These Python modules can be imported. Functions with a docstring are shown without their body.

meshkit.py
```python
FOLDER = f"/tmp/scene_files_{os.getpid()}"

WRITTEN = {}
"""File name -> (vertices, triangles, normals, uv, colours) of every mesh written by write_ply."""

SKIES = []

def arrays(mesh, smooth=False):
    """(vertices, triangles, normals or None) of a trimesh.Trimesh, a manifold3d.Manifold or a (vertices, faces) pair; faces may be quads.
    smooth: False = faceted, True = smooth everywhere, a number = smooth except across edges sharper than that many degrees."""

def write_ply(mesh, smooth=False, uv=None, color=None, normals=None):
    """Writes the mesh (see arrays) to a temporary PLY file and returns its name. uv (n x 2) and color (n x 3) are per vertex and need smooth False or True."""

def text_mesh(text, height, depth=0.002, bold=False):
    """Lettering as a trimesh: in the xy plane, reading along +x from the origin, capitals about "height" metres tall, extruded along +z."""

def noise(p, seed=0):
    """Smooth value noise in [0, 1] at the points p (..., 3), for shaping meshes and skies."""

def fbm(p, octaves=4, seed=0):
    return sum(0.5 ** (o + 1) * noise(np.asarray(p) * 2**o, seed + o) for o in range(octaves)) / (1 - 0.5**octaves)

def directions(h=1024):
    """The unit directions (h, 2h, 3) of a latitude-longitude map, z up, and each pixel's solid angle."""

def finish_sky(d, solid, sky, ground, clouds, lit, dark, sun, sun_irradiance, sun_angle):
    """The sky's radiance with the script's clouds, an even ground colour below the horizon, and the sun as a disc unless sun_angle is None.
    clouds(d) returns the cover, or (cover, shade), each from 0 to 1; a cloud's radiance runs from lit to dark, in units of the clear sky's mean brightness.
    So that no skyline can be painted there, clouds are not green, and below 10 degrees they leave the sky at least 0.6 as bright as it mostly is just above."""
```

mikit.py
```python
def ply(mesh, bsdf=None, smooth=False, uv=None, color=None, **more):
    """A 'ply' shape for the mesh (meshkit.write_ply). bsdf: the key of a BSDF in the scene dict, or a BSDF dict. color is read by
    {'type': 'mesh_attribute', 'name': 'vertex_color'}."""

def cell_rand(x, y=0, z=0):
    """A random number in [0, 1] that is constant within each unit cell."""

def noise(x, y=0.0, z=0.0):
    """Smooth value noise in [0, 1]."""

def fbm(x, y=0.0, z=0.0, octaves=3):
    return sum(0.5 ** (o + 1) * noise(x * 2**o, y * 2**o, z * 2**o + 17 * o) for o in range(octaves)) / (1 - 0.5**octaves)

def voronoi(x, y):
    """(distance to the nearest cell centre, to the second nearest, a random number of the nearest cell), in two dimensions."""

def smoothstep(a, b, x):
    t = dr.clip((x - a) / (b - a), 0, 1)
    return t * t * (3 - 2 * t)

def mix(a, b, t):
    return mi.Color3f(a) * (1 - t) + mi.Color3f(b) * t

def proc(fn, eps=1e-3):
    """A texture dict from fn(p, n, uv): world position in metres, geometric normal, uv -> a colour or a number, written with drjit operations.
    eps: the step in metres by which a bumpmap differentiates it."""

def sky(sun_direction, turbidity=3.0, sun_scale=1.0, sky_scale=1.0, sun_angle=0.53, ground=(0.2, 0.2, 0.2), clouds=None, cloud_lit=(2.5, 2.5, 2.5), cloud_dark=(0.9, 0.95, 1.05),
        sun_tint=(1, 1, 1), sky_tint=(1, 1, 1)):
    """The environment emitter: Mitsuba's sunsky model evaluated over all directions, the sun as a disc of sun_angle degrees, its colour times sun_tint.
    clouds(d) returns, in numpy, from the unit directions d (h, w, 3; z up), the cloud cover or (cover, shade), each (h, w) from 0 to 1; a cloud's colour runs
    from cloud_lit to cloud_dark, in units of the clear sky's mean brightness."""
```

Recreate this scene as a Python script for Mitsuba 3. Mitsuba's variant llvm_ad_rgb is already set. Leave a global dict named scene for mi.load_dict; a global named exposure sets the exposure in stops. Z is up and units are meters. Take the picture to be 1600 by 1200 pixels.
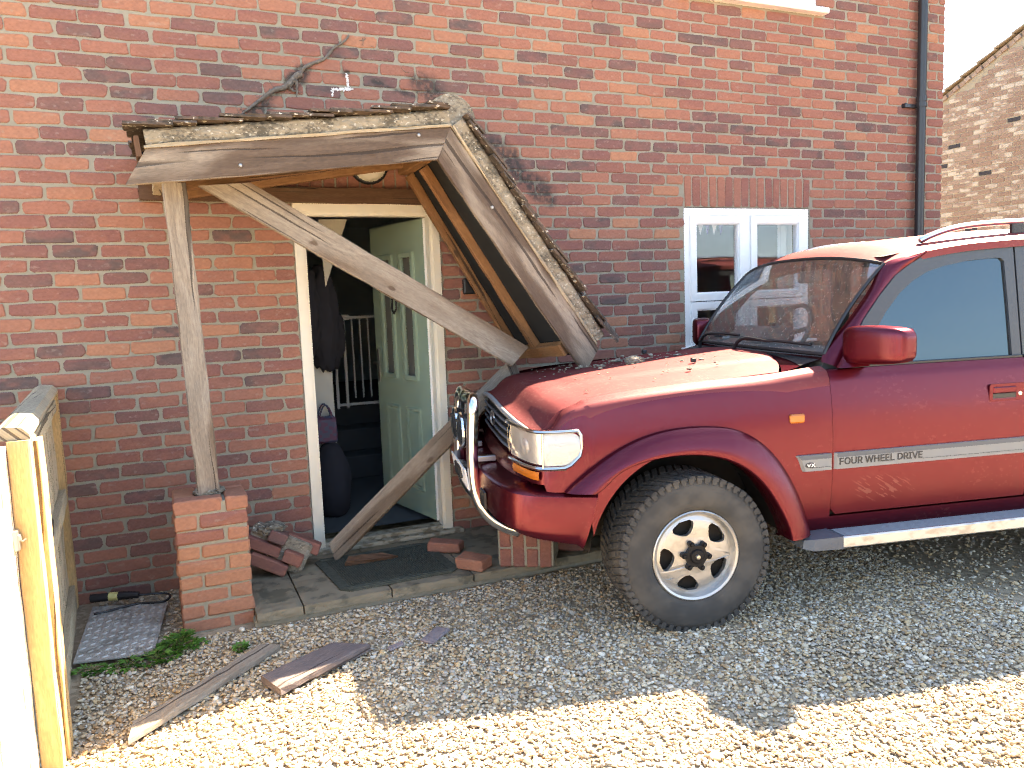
import math, random
import numpy as np, trimesh, shapely, manifold3d
import shapely.geometry as sg
from shapely import affinity
import drjit as dr
import mitsuba as mi
import mikit, meshkit
from mikit import noise, fbm, voronoi, cell_rand, smoothstep, mix

T = mi.ScalarTransform4f
scene, labels = {}, {}
RNG = np.random.default_rng(7)
random.seed(7)

# ------------------------------------------------------------------ camera, light, exposure
CAM = np.array([0.5001, -4.7831, 1.5799])
YAW, PITCH, ROLL, FOCAL = 0.4108, -0.1108, -0.0381, 1240.2 / 1600.0
_f = np.array([math.sin(YAW) * math.cos(PITCH), math.cos(YAW) * math.cos(PITCH), math.sin(PITCH)])
_r = np.array([math.cos(YAW), -math.sin(YAW), 0.0])
_u = np.cross(_r, _f)
UP = -math.sin(ROLL) * _r + math.cos(ROLL) * _u
scene['camera'] = {'type': 'perspective', 'fov_axis': 'x', 'fov': math.degrees(2 * math.atan(0.5 / FOCAL)),
                   'near_clip': 0.05, 'far_clip': 400.0,
                   'to_world': T().look_at(origin=CAM.tolist(), target=(CAM + _f).tolist(), up=UP.tolist())}
SUN = (0.88, 0.345, 1.0)


def clouds(d):
    n = meshkit.fbm(d * np.array([3.0, 3.0, 7.0]), 4, 5)
    return 0.25 * np.clip((n - 0.46) * 4, 0, 1)


scene['sky'] = mikit.sky(SUN, turbidity=2.6, sky_scale=0.7, ground=(0.3, 0.27, 0.22), clouds=clouds, sky_tint=(1.11, 1.0, 0.89), sun_tint=(1.02, 1.0, 0.96))
exposure = 4.8

# ------------------------------------------------------------------ helpers


def tag(key, label=None, cat=None, group=None, kind=None):
    d = {}
    if label: d['label'] = label
    if cat: d['category'] = cat
    if group: d['group'] = group
    if kind: d['kind'] = kind
    labels[key] = d
    return key


COUNT = {}


def num(name):
    """Next free key for a repeated name."""
    k = COUNT.get(name, 0)
    COUNT[name] = k + 1
    return name if k == 0 else '%s_%03d' % (name, k)


def put(key, mesh, mat, smooth=False, uv=None, color=None, **more):
    key = num(key)
    scene[key] = mikit.ply(mesh, mat, smooth=smooth, uv=uv, color=color, **more)
    return key


class MB:
    """Collects vertices, faces and uv of several pieces into one mesh."""

    def __init__(self):
        self.v, self.f, self.uv, self.n = [], [], [], 0

    def add(self, v, f, uv=None):
        v, f = np.asarray(v, float), np.asarray(f, int)
        if f.shape[1] == 4:
            f = np.vstack([f[:, [0, 1, 2]], f[:, [0, 2, 3]]])
        self.v.append(v)
        self.f.append(f + self.n)
        self.uv.append(np.zeros((len(v), 2)) if uv is None else np.broadcast_to(np.asarray(uv, float), (len(v), 2)))
        self.n += len(v)
        return self

    def mesh(self):
        return np.vstack(self.v), np.vstack(self.f)

    def put(self, key, mat, smooth=False, uv=True, **more):
        return put(key, self.mesh(), mat, smooth=smooth, uv=np.vstack(self.uv) if uv else None, **more)


def tm(v, f):
    f = np.asarray(f, int)
    if f.shape[1] == 4:
        f = np.vstack([f[:, [0, 1, 2]], f[:, [0, 2, 3]]])
    return trimesh.Trimesh(np.asarray(v, float), f, process=False)


def hull(points):
    h = trimesh.convex.convex_hull(np.asarray(points, float))
    return np.array(h.vertices), np.array(h.faces)


def bevel_box(lo, hi, b=0.004, jit=0.0, rng=RNG):
    lo, hi = np.asarray(lo, float), np.asarray(hi, float)
    pts = []
    for i in range(8):
        s = np.array([i & 1, (i >> 1) & 1, (i >> 2) & 1])
        c = np.where(s, hi, lo)
        sg_ = np.where(s, -1, 1)
        for k in range(3):
            q = c.copy()
            for m in range(3):
                if m != k:
                    q[m] += sg_[m] * b
            pts.append(q + rng.uniform(-jit, jit, 3))
    return hull(pts)


def grid(P):
    """Faces of a point grid P[n, m, 3] -> (v, quads)."""
    n, m = P.shape[:2]
    i, j = np.meshgrid(np.arange(n - 1), np.arange(m - 1), indexing='ij')
    a = (i * m + j).ravel()
    return P.reshape(-1, 3), np.stack([a, a + 1, a + m + 1, a + m], 1)


def timber(a, b, wv, tv, n=10, jit=0.0015, bev=0.004, k0=0.0, k1=0.0, t0=0.0, t1=0.0, rng=RNG, bow=None):
    """A sawn timber from a to b (axis through the section's middle), full width vector wv and thickness vector tv. k0, k1: how far each end is
    skewed along the length per half width; t0, t1 the same per half thickness. Returns (v, f, uv), uv in metres along and round the section."""
    a, b, wv, tv = (np.asarray(x, float) for x in (a, b, wv, tv))
    L = np.linalg.norm(b - a)
    d = (b - a) / L
    W, H = np.linalg.norm(wv), np.linalg.norm(tv)
    w, t = wv / W, tv / H
    x, y = W / 2, H / 2
    e = min(bev, 0.4 * x, 0.4 * y)
    ring = np.array([(-x + e, -y), (x - e, -y), (x, -y + e), (x, y - e), (x - e, y), (-x + e, y), (-x, y - e), (-x, -y + e)])
    per = np.r_[0, np.cumsum(np.linalg.norm(np.roll(ring, -1, 0) - ring, axis=1))]
    off = rng.uniform(0, 30, 2)
    V, F, U = [], [], []
    S = np.linspace(0, 1, n + 1)
    wob = rng.normal(0, jit, (n + 1, 8, 2))
    rings = []
    for i, s in enumerate(S):
        p = ring + wob[i]
        along = s * L + (k0 * (1 - s) + k1 * s) * p[:, 0] / x + (t0 * (1 - s) + t1 * s) * p[:, 1] / y
        q = a + along[:, None] * d + p[:, :1] * w + p[:, 1:] * t
        if bow is not None:
            q = q + np.asarray(bow) * (4 * s * (1 - s))
        rings.append((q, along))
    for k in range(8):
        k2 = (k + 1) % 8
        base = len(V)
        for q, along in rings:
            V += [q[k], q[k2]]
            U += [(along[k] + off[0], per[k] + off[1]), (along[k2] + off[0], per[k + 1] + off[1])]
        for i in range(n):
            c = base + 2 * i
            F += [(c, c + 2, c + 3), (c, c + 3, c + 1)]
    for (q, along), flip in ((rings[0], True), (rings[-1], False)):
        base = len(V)
        V += list(q)
        U += [(off[0] + 9 + 0.1 * p[0], off[1] + p[1]) for p in ring]
        for i in range(1, 7):
            F.append((base, base + i + 1, base + i) if flip else (base, base + i, base + i + 1))
    return np.array(V), np.array(F), np.array(U)


def put_timber(key, mat, *a, **k):
    v, f, u = timber(*a, **k)
    return put(key, (v, f), mat, uv=u)


def tube(points, radius, sides=10, closed=False):
    p = np.asarray(points, float)
    t = np.gradient(p, axis=0)
    t /= np.linalg.norm(t, axis=1, keepdims=True)
    a = np.cross(t[0], [0, 0, 1.0] if abs(t[0][2]) < 0.9 else [1.0, 0, 0])
    fr = []
    for i in range(len(p)):
        a = a - t[i] * np.dot(a, t[i])
        a /= np.linalg.norm(a)
        fr.append(a)
    fr = np.array(fr)
    bb = np.cross(t, fr)
    ang = np.arange(sides) * 2 * np.pi / sides
    r = np.broadcast_to(radius, (len(p),))[:, None, None]
    P = p[:, None] + r * (np.cos(ang)[None, :, None] * fr[:, None] + np.sin(ang)[None, :, None] * bb[:, None])
    P = np.concatenate([P, P[:, :1]], 1)
    v, f = grid(P)
    n, m = P.shape[:2]
    if not closed:
        c0, c1 = len(v), len(v) + 1
        v = np.vstack([v, p[:1], p[-1:]])
        e = [(c0, j + 1, j) for j in range(m - 1)] + [(c1, (n - 1) * m + j, (n - 1) * m + j + 1) for j in range(m - 1)]
        f = np.vstack([f[:, [0, 1, 2]], f[:, [0, 2, 3]], np.array(e)])
    return v, f


def spline(pts, n):
    from scipy.interpolate import PchipInterpolator
    p = np.asarray(pts, float)
    s = np.r_[0, np.cumsum(np.linalg.norm(np.diff(p, axis=0), axis=1))]
    from scipy.interpolate import CubicSpline
    return CubicSpline(s, p)(np.linspace(0, s[-1], n))


def revolve(profile, sides=48, axis='y'):
    """profile: (r, h) list, revolved about the h axis (y)."""
    pr = np.asarray(profile, float)
    ang = np.linspace(0, 2 * np.pi, sides + 1)
    P = np.stack([pr[:, None, 0] * np.cos(ang), np.broadcast_to(pr[:, None, 1], (len(pr), sides + 1)), pr[:, None, 0] * np.sin(ang)], -1)
    return grid(P)


def extrude(poly, depth):
    """Polygon in (x, z) extruded along +y from 0 to depth -> (v, f)."""
    polys = getattr(poly, 'geoms', [poly])
    m = trimesh.util.concatenate([trimesh.creation.extrude_polygon(g, depth) for g in polys])
    v = np.array(m.vertices)[:, [0, 2, 1]]
    return v, np.array(m.faces)[:, ::-1]


# ------------------------------------------------------------------ materials


def two(b): return {'type': 'twosided', 'bsdf': b}
def rgb(*c): return {'type': 'rgb', 'value': list(c)}
def bump(b, fn, scale, eps=1e-3): return {'type': 'bumpmap', 'arbitrary': mikit.proc(fn, eps), 'scale': scale, 'bsdf': b}


def mat(key, base, rough=0.8, spec=0.5, bumpfn=None, bscale=0.002, eps=1e-3, **more):
    b = {'type': 'principled', 'base_color': base if isinstance(base, dict) else rgb(*base), 'roughness': rough, 'specular': spec, **more}
    if bumpfn is not None:
        b = bump(b, bumpfn, bscale, eps)
    scene[key] = two(b)


def diffuse(key, base, bumpfn=None, bscale=0.002, eps=1e-3):
    b = {'type': 'diffuse', 'reflectance': base if isinstance(base, dict) else rgb(*base)}
    if bumpfn is not None:
        b = bump(b, bumpfn, bscale, eps)
    scene[key] = two(b)


def stain(p):
    """Soot and dead moss left on the wall along the old flashing lines of the porch roof."""
    out = mi.Float(0)
    for (x0, z0), (x1, z1), w in (((2.03, 2.90), (2.92, 2.20), 0.105), ((1.36, 2.90), (0.90, 2.54), 0.045), ((1.62, 2.92), (2.02, 2.80), 0.03)):
        dx, dz = x1 - x0, z1 - z0
        t = dr.clip(((p.x - x0) * dx + (p.z - z0) * dz) / (dx * dx + dz * dz), 0, 1)
        d = dr.sqrt(dr.square(p.x - x0 - t * dx) + dr.square(p.z - z0 - t * dz))
        d = d + 0.13 * (fbm(p.x * 9, p.z * 9, 4.0, 4) - 0.5)
        out = dr.maximum(out, smoothstep(w, 0.0, d))
    g = smoothstep(0.30, 0.62, fbm(p.x * 60, p.z * 60, p.y * 60 + 5, 3))
    return dr.select((p.y < 0.05) & (p.y > -0.02) & (p.x > 0.5) & (p.x < 3.4), out * (0.5 + 0.5 * g), 0.0)


def brick_colour(p, n, uv):
    t, s = uv.x, uv.y * 37.0
    a = mix((0.390, 0.200, 0.122), (0.322, 0.153, 0.108), smoothstep(0.0, 0.3, t))
    a = mix(a, (0.258, 0.122, 0.095), smoothstep(0.3, 0.62, t))
    a = mix(a, (0.205, 0.114, 0.097), smoothstep(0.62, 0.8, t))
    dark = mix((0.155, 0.106, 0.096), (0.096, 0.083, 0.080), noise(p.x * 30 + s, p.y * 30, p.z * 60))
    patch = smoothstep(0.36, 0.60, fbm(p.x * 11 + s, p.y * 11 + s, p.z * 16))
    a = mix(a, dark, patch * smoothstep(0.66, 0.98, t))
    purple = smoothstep(0.5, 0.72, noise(p.x * 9 - s, p.y * 9, p.z * 17 + s))
    a = mix(a, (0.215, 0.105, 0.095), 0.5 * purple * smoothstep(0.25, 0.6, t))
    speck = fbm(p.x * 90, p.y * 90, p.z * 90)
    a = a * (0.82 + 0.36 * speck)
    scum = smoothstep(0.66, 0.84, fbm(p.x * 34 + s, p.y * 34, p.z * 44))
    a = mix(a, (0.40, 0.35, 0.29), 0.25 * scum)
    return mix(a, (0.062, 0.057, 0.054), 0.9 * stain(p))


def brick_bump(p, n, uv):
    return fbm(p.x * 70, p.y * 70, p.z * 150, 3) * 0.7 + noise(p.x * 260, p.y * 260, p.z * 260) * 0.3


def mortar_colour(p, n, uv):
    g = fbm(p.x * 60, p.y * 60, p.z * 60)
    w = fbm(p.x * 3, p.y * 3, p.z * 3)
    return mix(mix((0.225, 0.208, 0.155), (0.36, 0.335, 0.27), 0.5 * g + 0.5 * w), (0.06, 0.056, 0.052), 0.9 * stain(p))


def grit(p, n, uv):
    return fbm(p.x * 120, p.y * 120, p.z * 120, 3)


diffuse('m_brick', mikit.proc(brick_colour), brick_bump, 0.0035, 2e-3)
diffuse('m_mortar', mikit.proc(mortar_colour), grit, 0.005, 2e-3)


def grain(uv):
    w = noise(uv.x * 1.7, uv.y * 9.0)
    return fbm(uv.x * 3.5, uv.y * 150 + 9 * w, 0, 3), w


def ringf(uv):
    w = noise(uv.x * 2.3, uv.y * 14.0)
    return noise(uv.x * 1.1, uv.y * 60 + 14 * w)


def wood_bump(p, n, uv):
    g, w = grain(uv)
    crack = smoothstep(0.80, 0.86, noise(uv.x * 1.3, uv.y * 85 + 3 * w))
    return g * 0.8 - crack * 1.5


def wood(key, c0, c1, c2, amount, rough=0.8):
    def fn(p, n, uv):
        g, w = grain(uv)
        r = ringf(uv)
        a = mix(c0, c1, 0.55 * g + 0.45 * r)
        patch = smoothstep(0.62 - amount, 0.86 - amount, fbm(uv.x * 1.6 + 7, uv.y * 9.0, 3.0))
        a = mix(a, c2, patch * (0.55 + 0.45 * r))
        kx, ky = dr.floor(uv.x * 2.1), dr.floor(uv.y * 7.0)
        du, dv = uv.x * 2.1 - kx - 0.3 - 0.4 * cell_rand(kx, ky, 5), uv.y * 7.0 - ky - 0.5
        on = dr.select(cell_rand(kx, ky, 9) > 0.72, 1.0, 0.0)
        d = dr.sqrt(du * du * 42.0 + dv * dv * 13.0) + 0.3 * (noise(uv.x * 30, uv.y * 60) - 0.5)
        a = mix(a, (0.075, 0.048, 0.03), 0.8 * on * smoothstep(0.42, 0.14, d))
        crack = smoothstep(0.80, 0.86, noise(uv.x * 1.3, uv.y * 85 + 3 * w))
        return mix(a, (0.03, 0.022, 0.017), 0.75 * crack) * (0.85 + 0.3 * noise(uv.x * 60, uv.y * 300))
    mat(key, mikit.proc(fn), rough, 0.3, wood_bump, 0.0016, 8e-4)


wood('m_wood_grey', (0.185, 0.152, 0.118), (0.33, 0.285, 0.23), (0.13, 0.092, 0.062), 0.13)
wood('m_wood_brown', (0.066, 0.046, 0.033), (0.130, 0.094, 0.069), (0.29, 0.245, 0.192), 0.12)
wood('m_wood_orange', (0.205, 0.100, 0.042), (0.295, 0.160, 0.072), (0.135, 0.062, 0.028), 0.05, 0.6)
wood('m_wood_dark', (0.075, 0.040, 0.024), (0.125, 0.070, 0.040), (0.16, 0.13, 0.085), 0.02)
wood('m_wood_pine', (0.40, 0.255, 0.105), (0.55, 0.385, 0.185), (0.34, 0.225, 0.10), 0.05)
wood('m_wood_bleached', (0.54, 0.46, 0.33), (0.66, 0.58, 0.44), (0.46, 0.38, 0.26), 0.05)
wood('m_wood_pale', (0.40, 0.32, 0.21), (0.52, 0.43, 0.29), (0.33, 0.27, 0.17), 0.10)
wood('m_wood_board', (0.30, 0.245, 0.16), (0.43, 0.36, 0.245), (0.24, 0.20, 0.14), 0.12)
wood('m_wood_purple', (0.115, 0.094, 0.092), (0.185, 0.155, 0.15), (0.10, 0.07, 0.06), 0.05)


def lichen(p, n, uv):
    a = mix((0.20, 0.175, 0.13), (0.40, 0.36, 0.285), fbm(p.x * 30, p.y * 30, p.z * 30, 4))
    b = smoothstep(0.40, 0.70, 0.55 * fbm(p.x * 13 + 4, p.y * 13, p.z * 13, 4) + 0.45 * fbm(p.x * 95, p.y * 95, p.z * 95, 3))
    a = mix(a, (0.075, 0.07, 0.058), 0.85 * b)
    return mix(a, (0.55, 0.53, 0.46), 0.7 * smoothstep(0.64, 0.74, fbm(p.x * 85, p.y * 85 + 8, p.z * 85)))


def tile_colour(p, n, uv):
    a = mix((0.135, 0.10, 0.08), (0.095, 0.08, 0.068), fbm(p.x * 20, p.y * 20, p.z * 20) + 0.4 * (uv.x - 0.5))
    a = mix(a, (0.07, 0.06, 0.05), smoothstep(0.45, 0.65, fbm(p.x * 45, p.y * 45, p.z * 45)))
    return mix(a, (0.52, 0.50, 0.44), smoothstep(0.66, 0.76, fbm(p.x * 60 + 3, p.y * 50, p.z * 50)))


diffuse('m_lichen', mikit.proc(lichen), grit, 0.008, 2e-3)
diffuse('m_tile', mikit.proc(tile_colour), grit, 0.005, 2e-3)
mat('m_felt', (0.016, 0.018, 0.019), 0.75, 0.3)


def soil(p, n, uv):
    f, s, k = voronoi(p.x * 42, p.y * 42)
    return mix((0.28, 0.225, 0.155), (0.44, 0.365, 0.26), k)


def slab_colour(p, n, uv):
    a = mix((0.20, 0.175, 0.125), (0.33, 0.28, 0.20), fbm(p.x * 7 + 20 * uv.x, p.y * 7, p.z * 7, 4))
    return mix(a, (0.12, 0.115, 0.085), 0.75 * smoothstep(0.48, 0.68, fbm(p.x * 16, p.y * 16, p.z * 16, 4)))


diffuse('m_soil', mikit.proc(soil))
diffuse('m_slab', mikit.proc(slab_colour), lambda p, n, uv: fbm(p.x * 28, p.y * 28, p.z * 28, 4), 0.006, 2e-3)
diffuse('m_stone', {'type': 'mesh_attribute', 'name': 'vertex_color'})
mat('m_leaf', {'type': 'mesh_attribute', 'name': 'vertex_color'}, 0.5, 0.4)
mat('m_upvc', (0.80, 0.80, 0.78), 0.25, 0.5)
mat('m_cream', (0.72, 0.68, 0.56), 0.35, 0.5)
mat('m_door', (0.26, 0.345, 0.265), 0.4, 0.5)
mat('m_black', (0.018, 0.019, 0.021), 0.42, 0.5)
mat('m_pipe', (0.022, 0.023, 0.026), 0.3, 0.5)
mat('m_chrome', (0.86, 0.85, 0.83), 0.07, 0.5, metallic=1.0)
mat('m_steel', (0.52, 0.51, 0.49), 0.3, 0.5, metallic=1.0)
mat('m_dark_room', (0.27, 0.335, 0.36), 0.9, 0.2)
mat('m_room', (0.22, 0.22, 0.21), 0.9, 0.2)
mat('m_carpet', (0.066, 0.076, 0.084), 1.0, 0.1)
scene['m_glass'] = {'type': 'thindielectric', 'int_ior': 1.6}
scene['m_tinted_glass'] = two({'type': 'plastic', 'int_ior': 1.78, 'diffuse_reflectance': rgb(0.016, 0.019, 0.021), 'specular_reflectance': rgb(0.60, 0.82, 1.0)})
scene['m_car_glass'] = {'type': 'thindielectric', 'int_ior': 1.9, 'specular_transmittance': rgb(0.74, 0.78, 0.76)}
# ------------------------------------------------------------------ ground
TONES = {}
for _e in """-8,25,85 -8,28,85 -7,23,75 -6,20,8 -6,25,8 -6,28,3 -5,24,10 -4,16,80 -4,23,5 -4,26,75 -4,28,85 -3,8,80 -3,14,82 -3,15,10 -3,18,85 -3,19,78 -2,5,20 -2,8,90 -2,10,92 -2,18,80 -2,24,75 -1,0,75 -1,1,20 -1,9,15 -1,12,10 -1,16,85 -1,19,75 0,-1,10 0,2,10 0,3,75 0,5,90 0,6,75 0,7,12 0,8,75 0,9,8 0,10,75 0,11,12 0,12,88 0,13,70 0,15,80 0,23,75 0,25,82 0,26,10 0,27,85 1,-1,20 1,0,80 1,1,70 1,6,95 1,7,80 1,13,92 2,-1,12 2,10,75 2,12,95 2,13,75 2,15,10 2,17,75 2,24,85 3,1,80 3,3,85 3,7,90 3,9,80 3,10,70 3,13,10 3,15,12 3,16,10 3,21,82 3,24,80 4,4,85 4,6,90 4,8,90 4,14,90 4,16,12 4,19,82 4,25,92 5,-1,12 5,1,88 5,3,85 5,13,8 5,14,95 5,15,82 5,16,80 5,17,85 5,18,82 5,19,95 5,23,75 5,24,10 5,28,82 6,0,75 6,2,80 6,3,75 6,6,80 6,13,90 6,14,78 6,20,85 6,21,92 6,22,85 7,-1,15 7,1,90 7,10,85 7,14,80 7,15,80 7,16,85 7,18,85 7,22,88 7,24,85 8,-1,15 8,1,8 8,14,70 8,15,5 8,16,75 8,20,80 8,23,85 8,28,78 9,-1,80 9,0,85 9,11,85 9,12,85 9,18,12 9,19,75 9,24,80 11,16,10 12,0,15 12,13,70 12,15,80 13,16,78 14,0,70 14,14,92 14,15,10 15,-1,90 15,3,92 15,13,10 15,16,8 16,-1,70 16,0,92 16,14,80 17,-1,75 17,0,90 17,1,85 17,2,15 17,15,85 18,0,15 18,13,90 18,14,80 18,16,75 19,0,12 19,14,90 21,-2,20 21,-1,20 21,1,10 21,14,90 22,1,65 22,2,97 22,3,10 22,16,78 23,-1,85 23,0,10 23,1,10 23,14,10 23,16,82 24,0,85 24,2,90 24,3,92 24,4,90 24,16,80 25,-2,95 25,15,75 25,16,10 26,0,92 27,-1,85 28,0,20 28,1,80 29,0,20 29,1,80 32,0,90 33,-1,85 34,1,88 36,1,70 37,0,75 38,1,75""".split():
    _n, _i, _t = map(int, _e.split(','))
    TONES[_n, _i] = _t / 100.0
g_ = MB()
g_.add([(-60, -60, -0.006), (60, -60, -0.006), (60, 60, -0.006), (-60, 60, -0.006)], [(0, 1, 2, 3)])
tag(g_.put('ground', 'm_soil', uv=False), kind='structure')

# ------------------------------------------------------------------ the brick house
HOUSE = tag('brick_house', 'red brick house wall with open front door, white windows and black downpipe', 'house')
Z0 = 3.10                              # middle of brick course 0; course n lies at Z0 - 0.075 n
X_END = 6.60
DOOR = (1.235, 2.125, 0.04, 2.1625)
WIN = (3.975, 5.15, 1.10, 2.1625)
UPWIN = (4.02, 5.20, 3.62, 4.0)
WALL_TOP = 4.06


def box_poly(b): return sg.box(b[0], b[2], b[1], b[3])


wall_poly = sg.box(-6.0, -0.3, X_END - 0.004, WALL_TOP).difference(shapely.union_all([box_poly(DOOR), box_poly(WIN), box_poly(UPWIN)]))
wv_, wf_ = extrude(wall_poly, 0.28)
wall = MB().add(wv_ + [0, 0.0035, 0], wf_)
wall.add(*bevel_box((X_END - 0.28, 0.29, -0.3), (X_END - 0.004, 8.0, WALL_TOP), 0.002))
wall.add(*bevel_box((-6.0, 7.72, -0.3), (X_END - 0.3, 8.0, WALL_TOP), 0.002))
WALL = wall.put(HOUSE + '__wall', 'm_mortar', uv=False)


def brick_face(x0, x1, z0, z1, rng, proud=0.0, y0=0.0):
    """One brick of the wall: a front face with a worn, uneven outline, a bevel and the sides going back into the mortar; 48 triangles."""
    w, h = (x1 - x0) / 2, (z1 - z0) / 2
    c = min(0.012, 0.3 * w)
    j = lambda s=0.0022: rng.normal(0, s)
    cz = [abs(rng.normal(0.008, 0.005)) + 0.002 for _ in range(4)]
    o = np.array([(-w + c * (0.4 + rng.random()), -h + j()), (0.25 * w * rng.normal(), -h + j(0.0028)), (w - c * (0.4 + rng.random()), -h + j()),
                  (w + j(0.003), -h + cz[0]), (w + j(0.003), h - cz[1]), (w - c * (0.4 + rng.random()), h + j()), (0.3 * w * rng.normal(), h + j(0.0022)),
                  (-w + c * (0.4 + rng.random()), h + j()), (-w + j(0.003), h - cz[2]), (-w + j(0.003), -h + cz[3])])
    c0 = np.array([(x0 + x1) / 2, (z0 + z1) / 2])
    inner = o * np.array([1 - 0.004 / w, 1 - 0.004 / h])
    tilt = rng.normal(0, 0.004, 2)
    yf = y0 - proud + inner @ tilt
    V = np.vstack([np.c_[inner[:, 0] + c0[0], yf, inner[:, 1] + c0[1]],
                   np.c_[o[:, 0] + c0[0], y0 - proud + o @ tilt + 0.0035, o[:, 1] + c0[1]],
                   np.c_[o[:, 0] + c0[0], np.full(10, y0 + 0.02), o[:, 1] + c0[1]]])
    F = [(0, i, i + 1) for i in range(1, 9)]
    for a in (0, 10):
        for i in range(10):
            k = (i + 1) % 10
            F += [(a + i, a + 10 + i, a + 10 + k), (a + i, a + 10 + k, a + k)]
    return V, np.array(F)


def tone_of(n, i, rng):
    if (n, i) in TONES:
        return TONES[n, i]
    r = rng.random()
    return 0.14 + 0.16 * rng.random() if r < 0.2 else 0.28 + 0.34 * rng.random() if r < 0.90 else 0.64 + 0.24 * rng.random()


def cut(a, b, holes):
    out = [(a, b)]
    for h0, h1 in holes:
        nxt = []
        for p, q in out:
            if h1 <= p or h0 >= q:
                nxt.append((p, q))
            else:
                if h0 - p > 0.03: nxt.append((p, h0))
                if q - h1 > 0.03: nxt.append((h1, q))
        out = nxt
    return out


rngb = np.random.default_rng(11)
bricks = []
for n in range(-12, 42):
    zc = Z0 - 0.075 * n
    za, zb = zc - 0.0312, zc + 0.0312
    holes = []
    for (a, b, c, d), sol in ((DOOR, 0.03), (WIN, 0.0), (UPWIN, None)):
        if c < zc < d: holes.append((a - 0.004, b + 0.004))
        if sol is not None and d < zc < d + 0.225: holes.append((a - sol - 0.004, b + sol + 0.004))
    off = 0.1125 * (n % 2)
    for i in range(-8, 31):
        if 28 < i and off + 0.225 * i > X_END: continue
        e0, e1 = off + 0.225 * i + 0.0062 + rngb.normal(0, 0.003), off + 0.225 * (i + 1) - 0.0062 + rngb.normal(0, 0.003)
        e1 = min(e1, X_END)
        if e1 - e0 < 0.04: continue
        t = tone_of(n, i, rngb)
        for p, q in cut(e0, e1, holes):
            dz = rngb.normal(0, 0.0012)
            v, f = brick_face(p, q, za + dz, zb + dz, rngb, proud=0.0035 * rngb.random())
            bricks.append(((p + q) / 2, zc, t, v, f, (q - p)))
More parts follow.
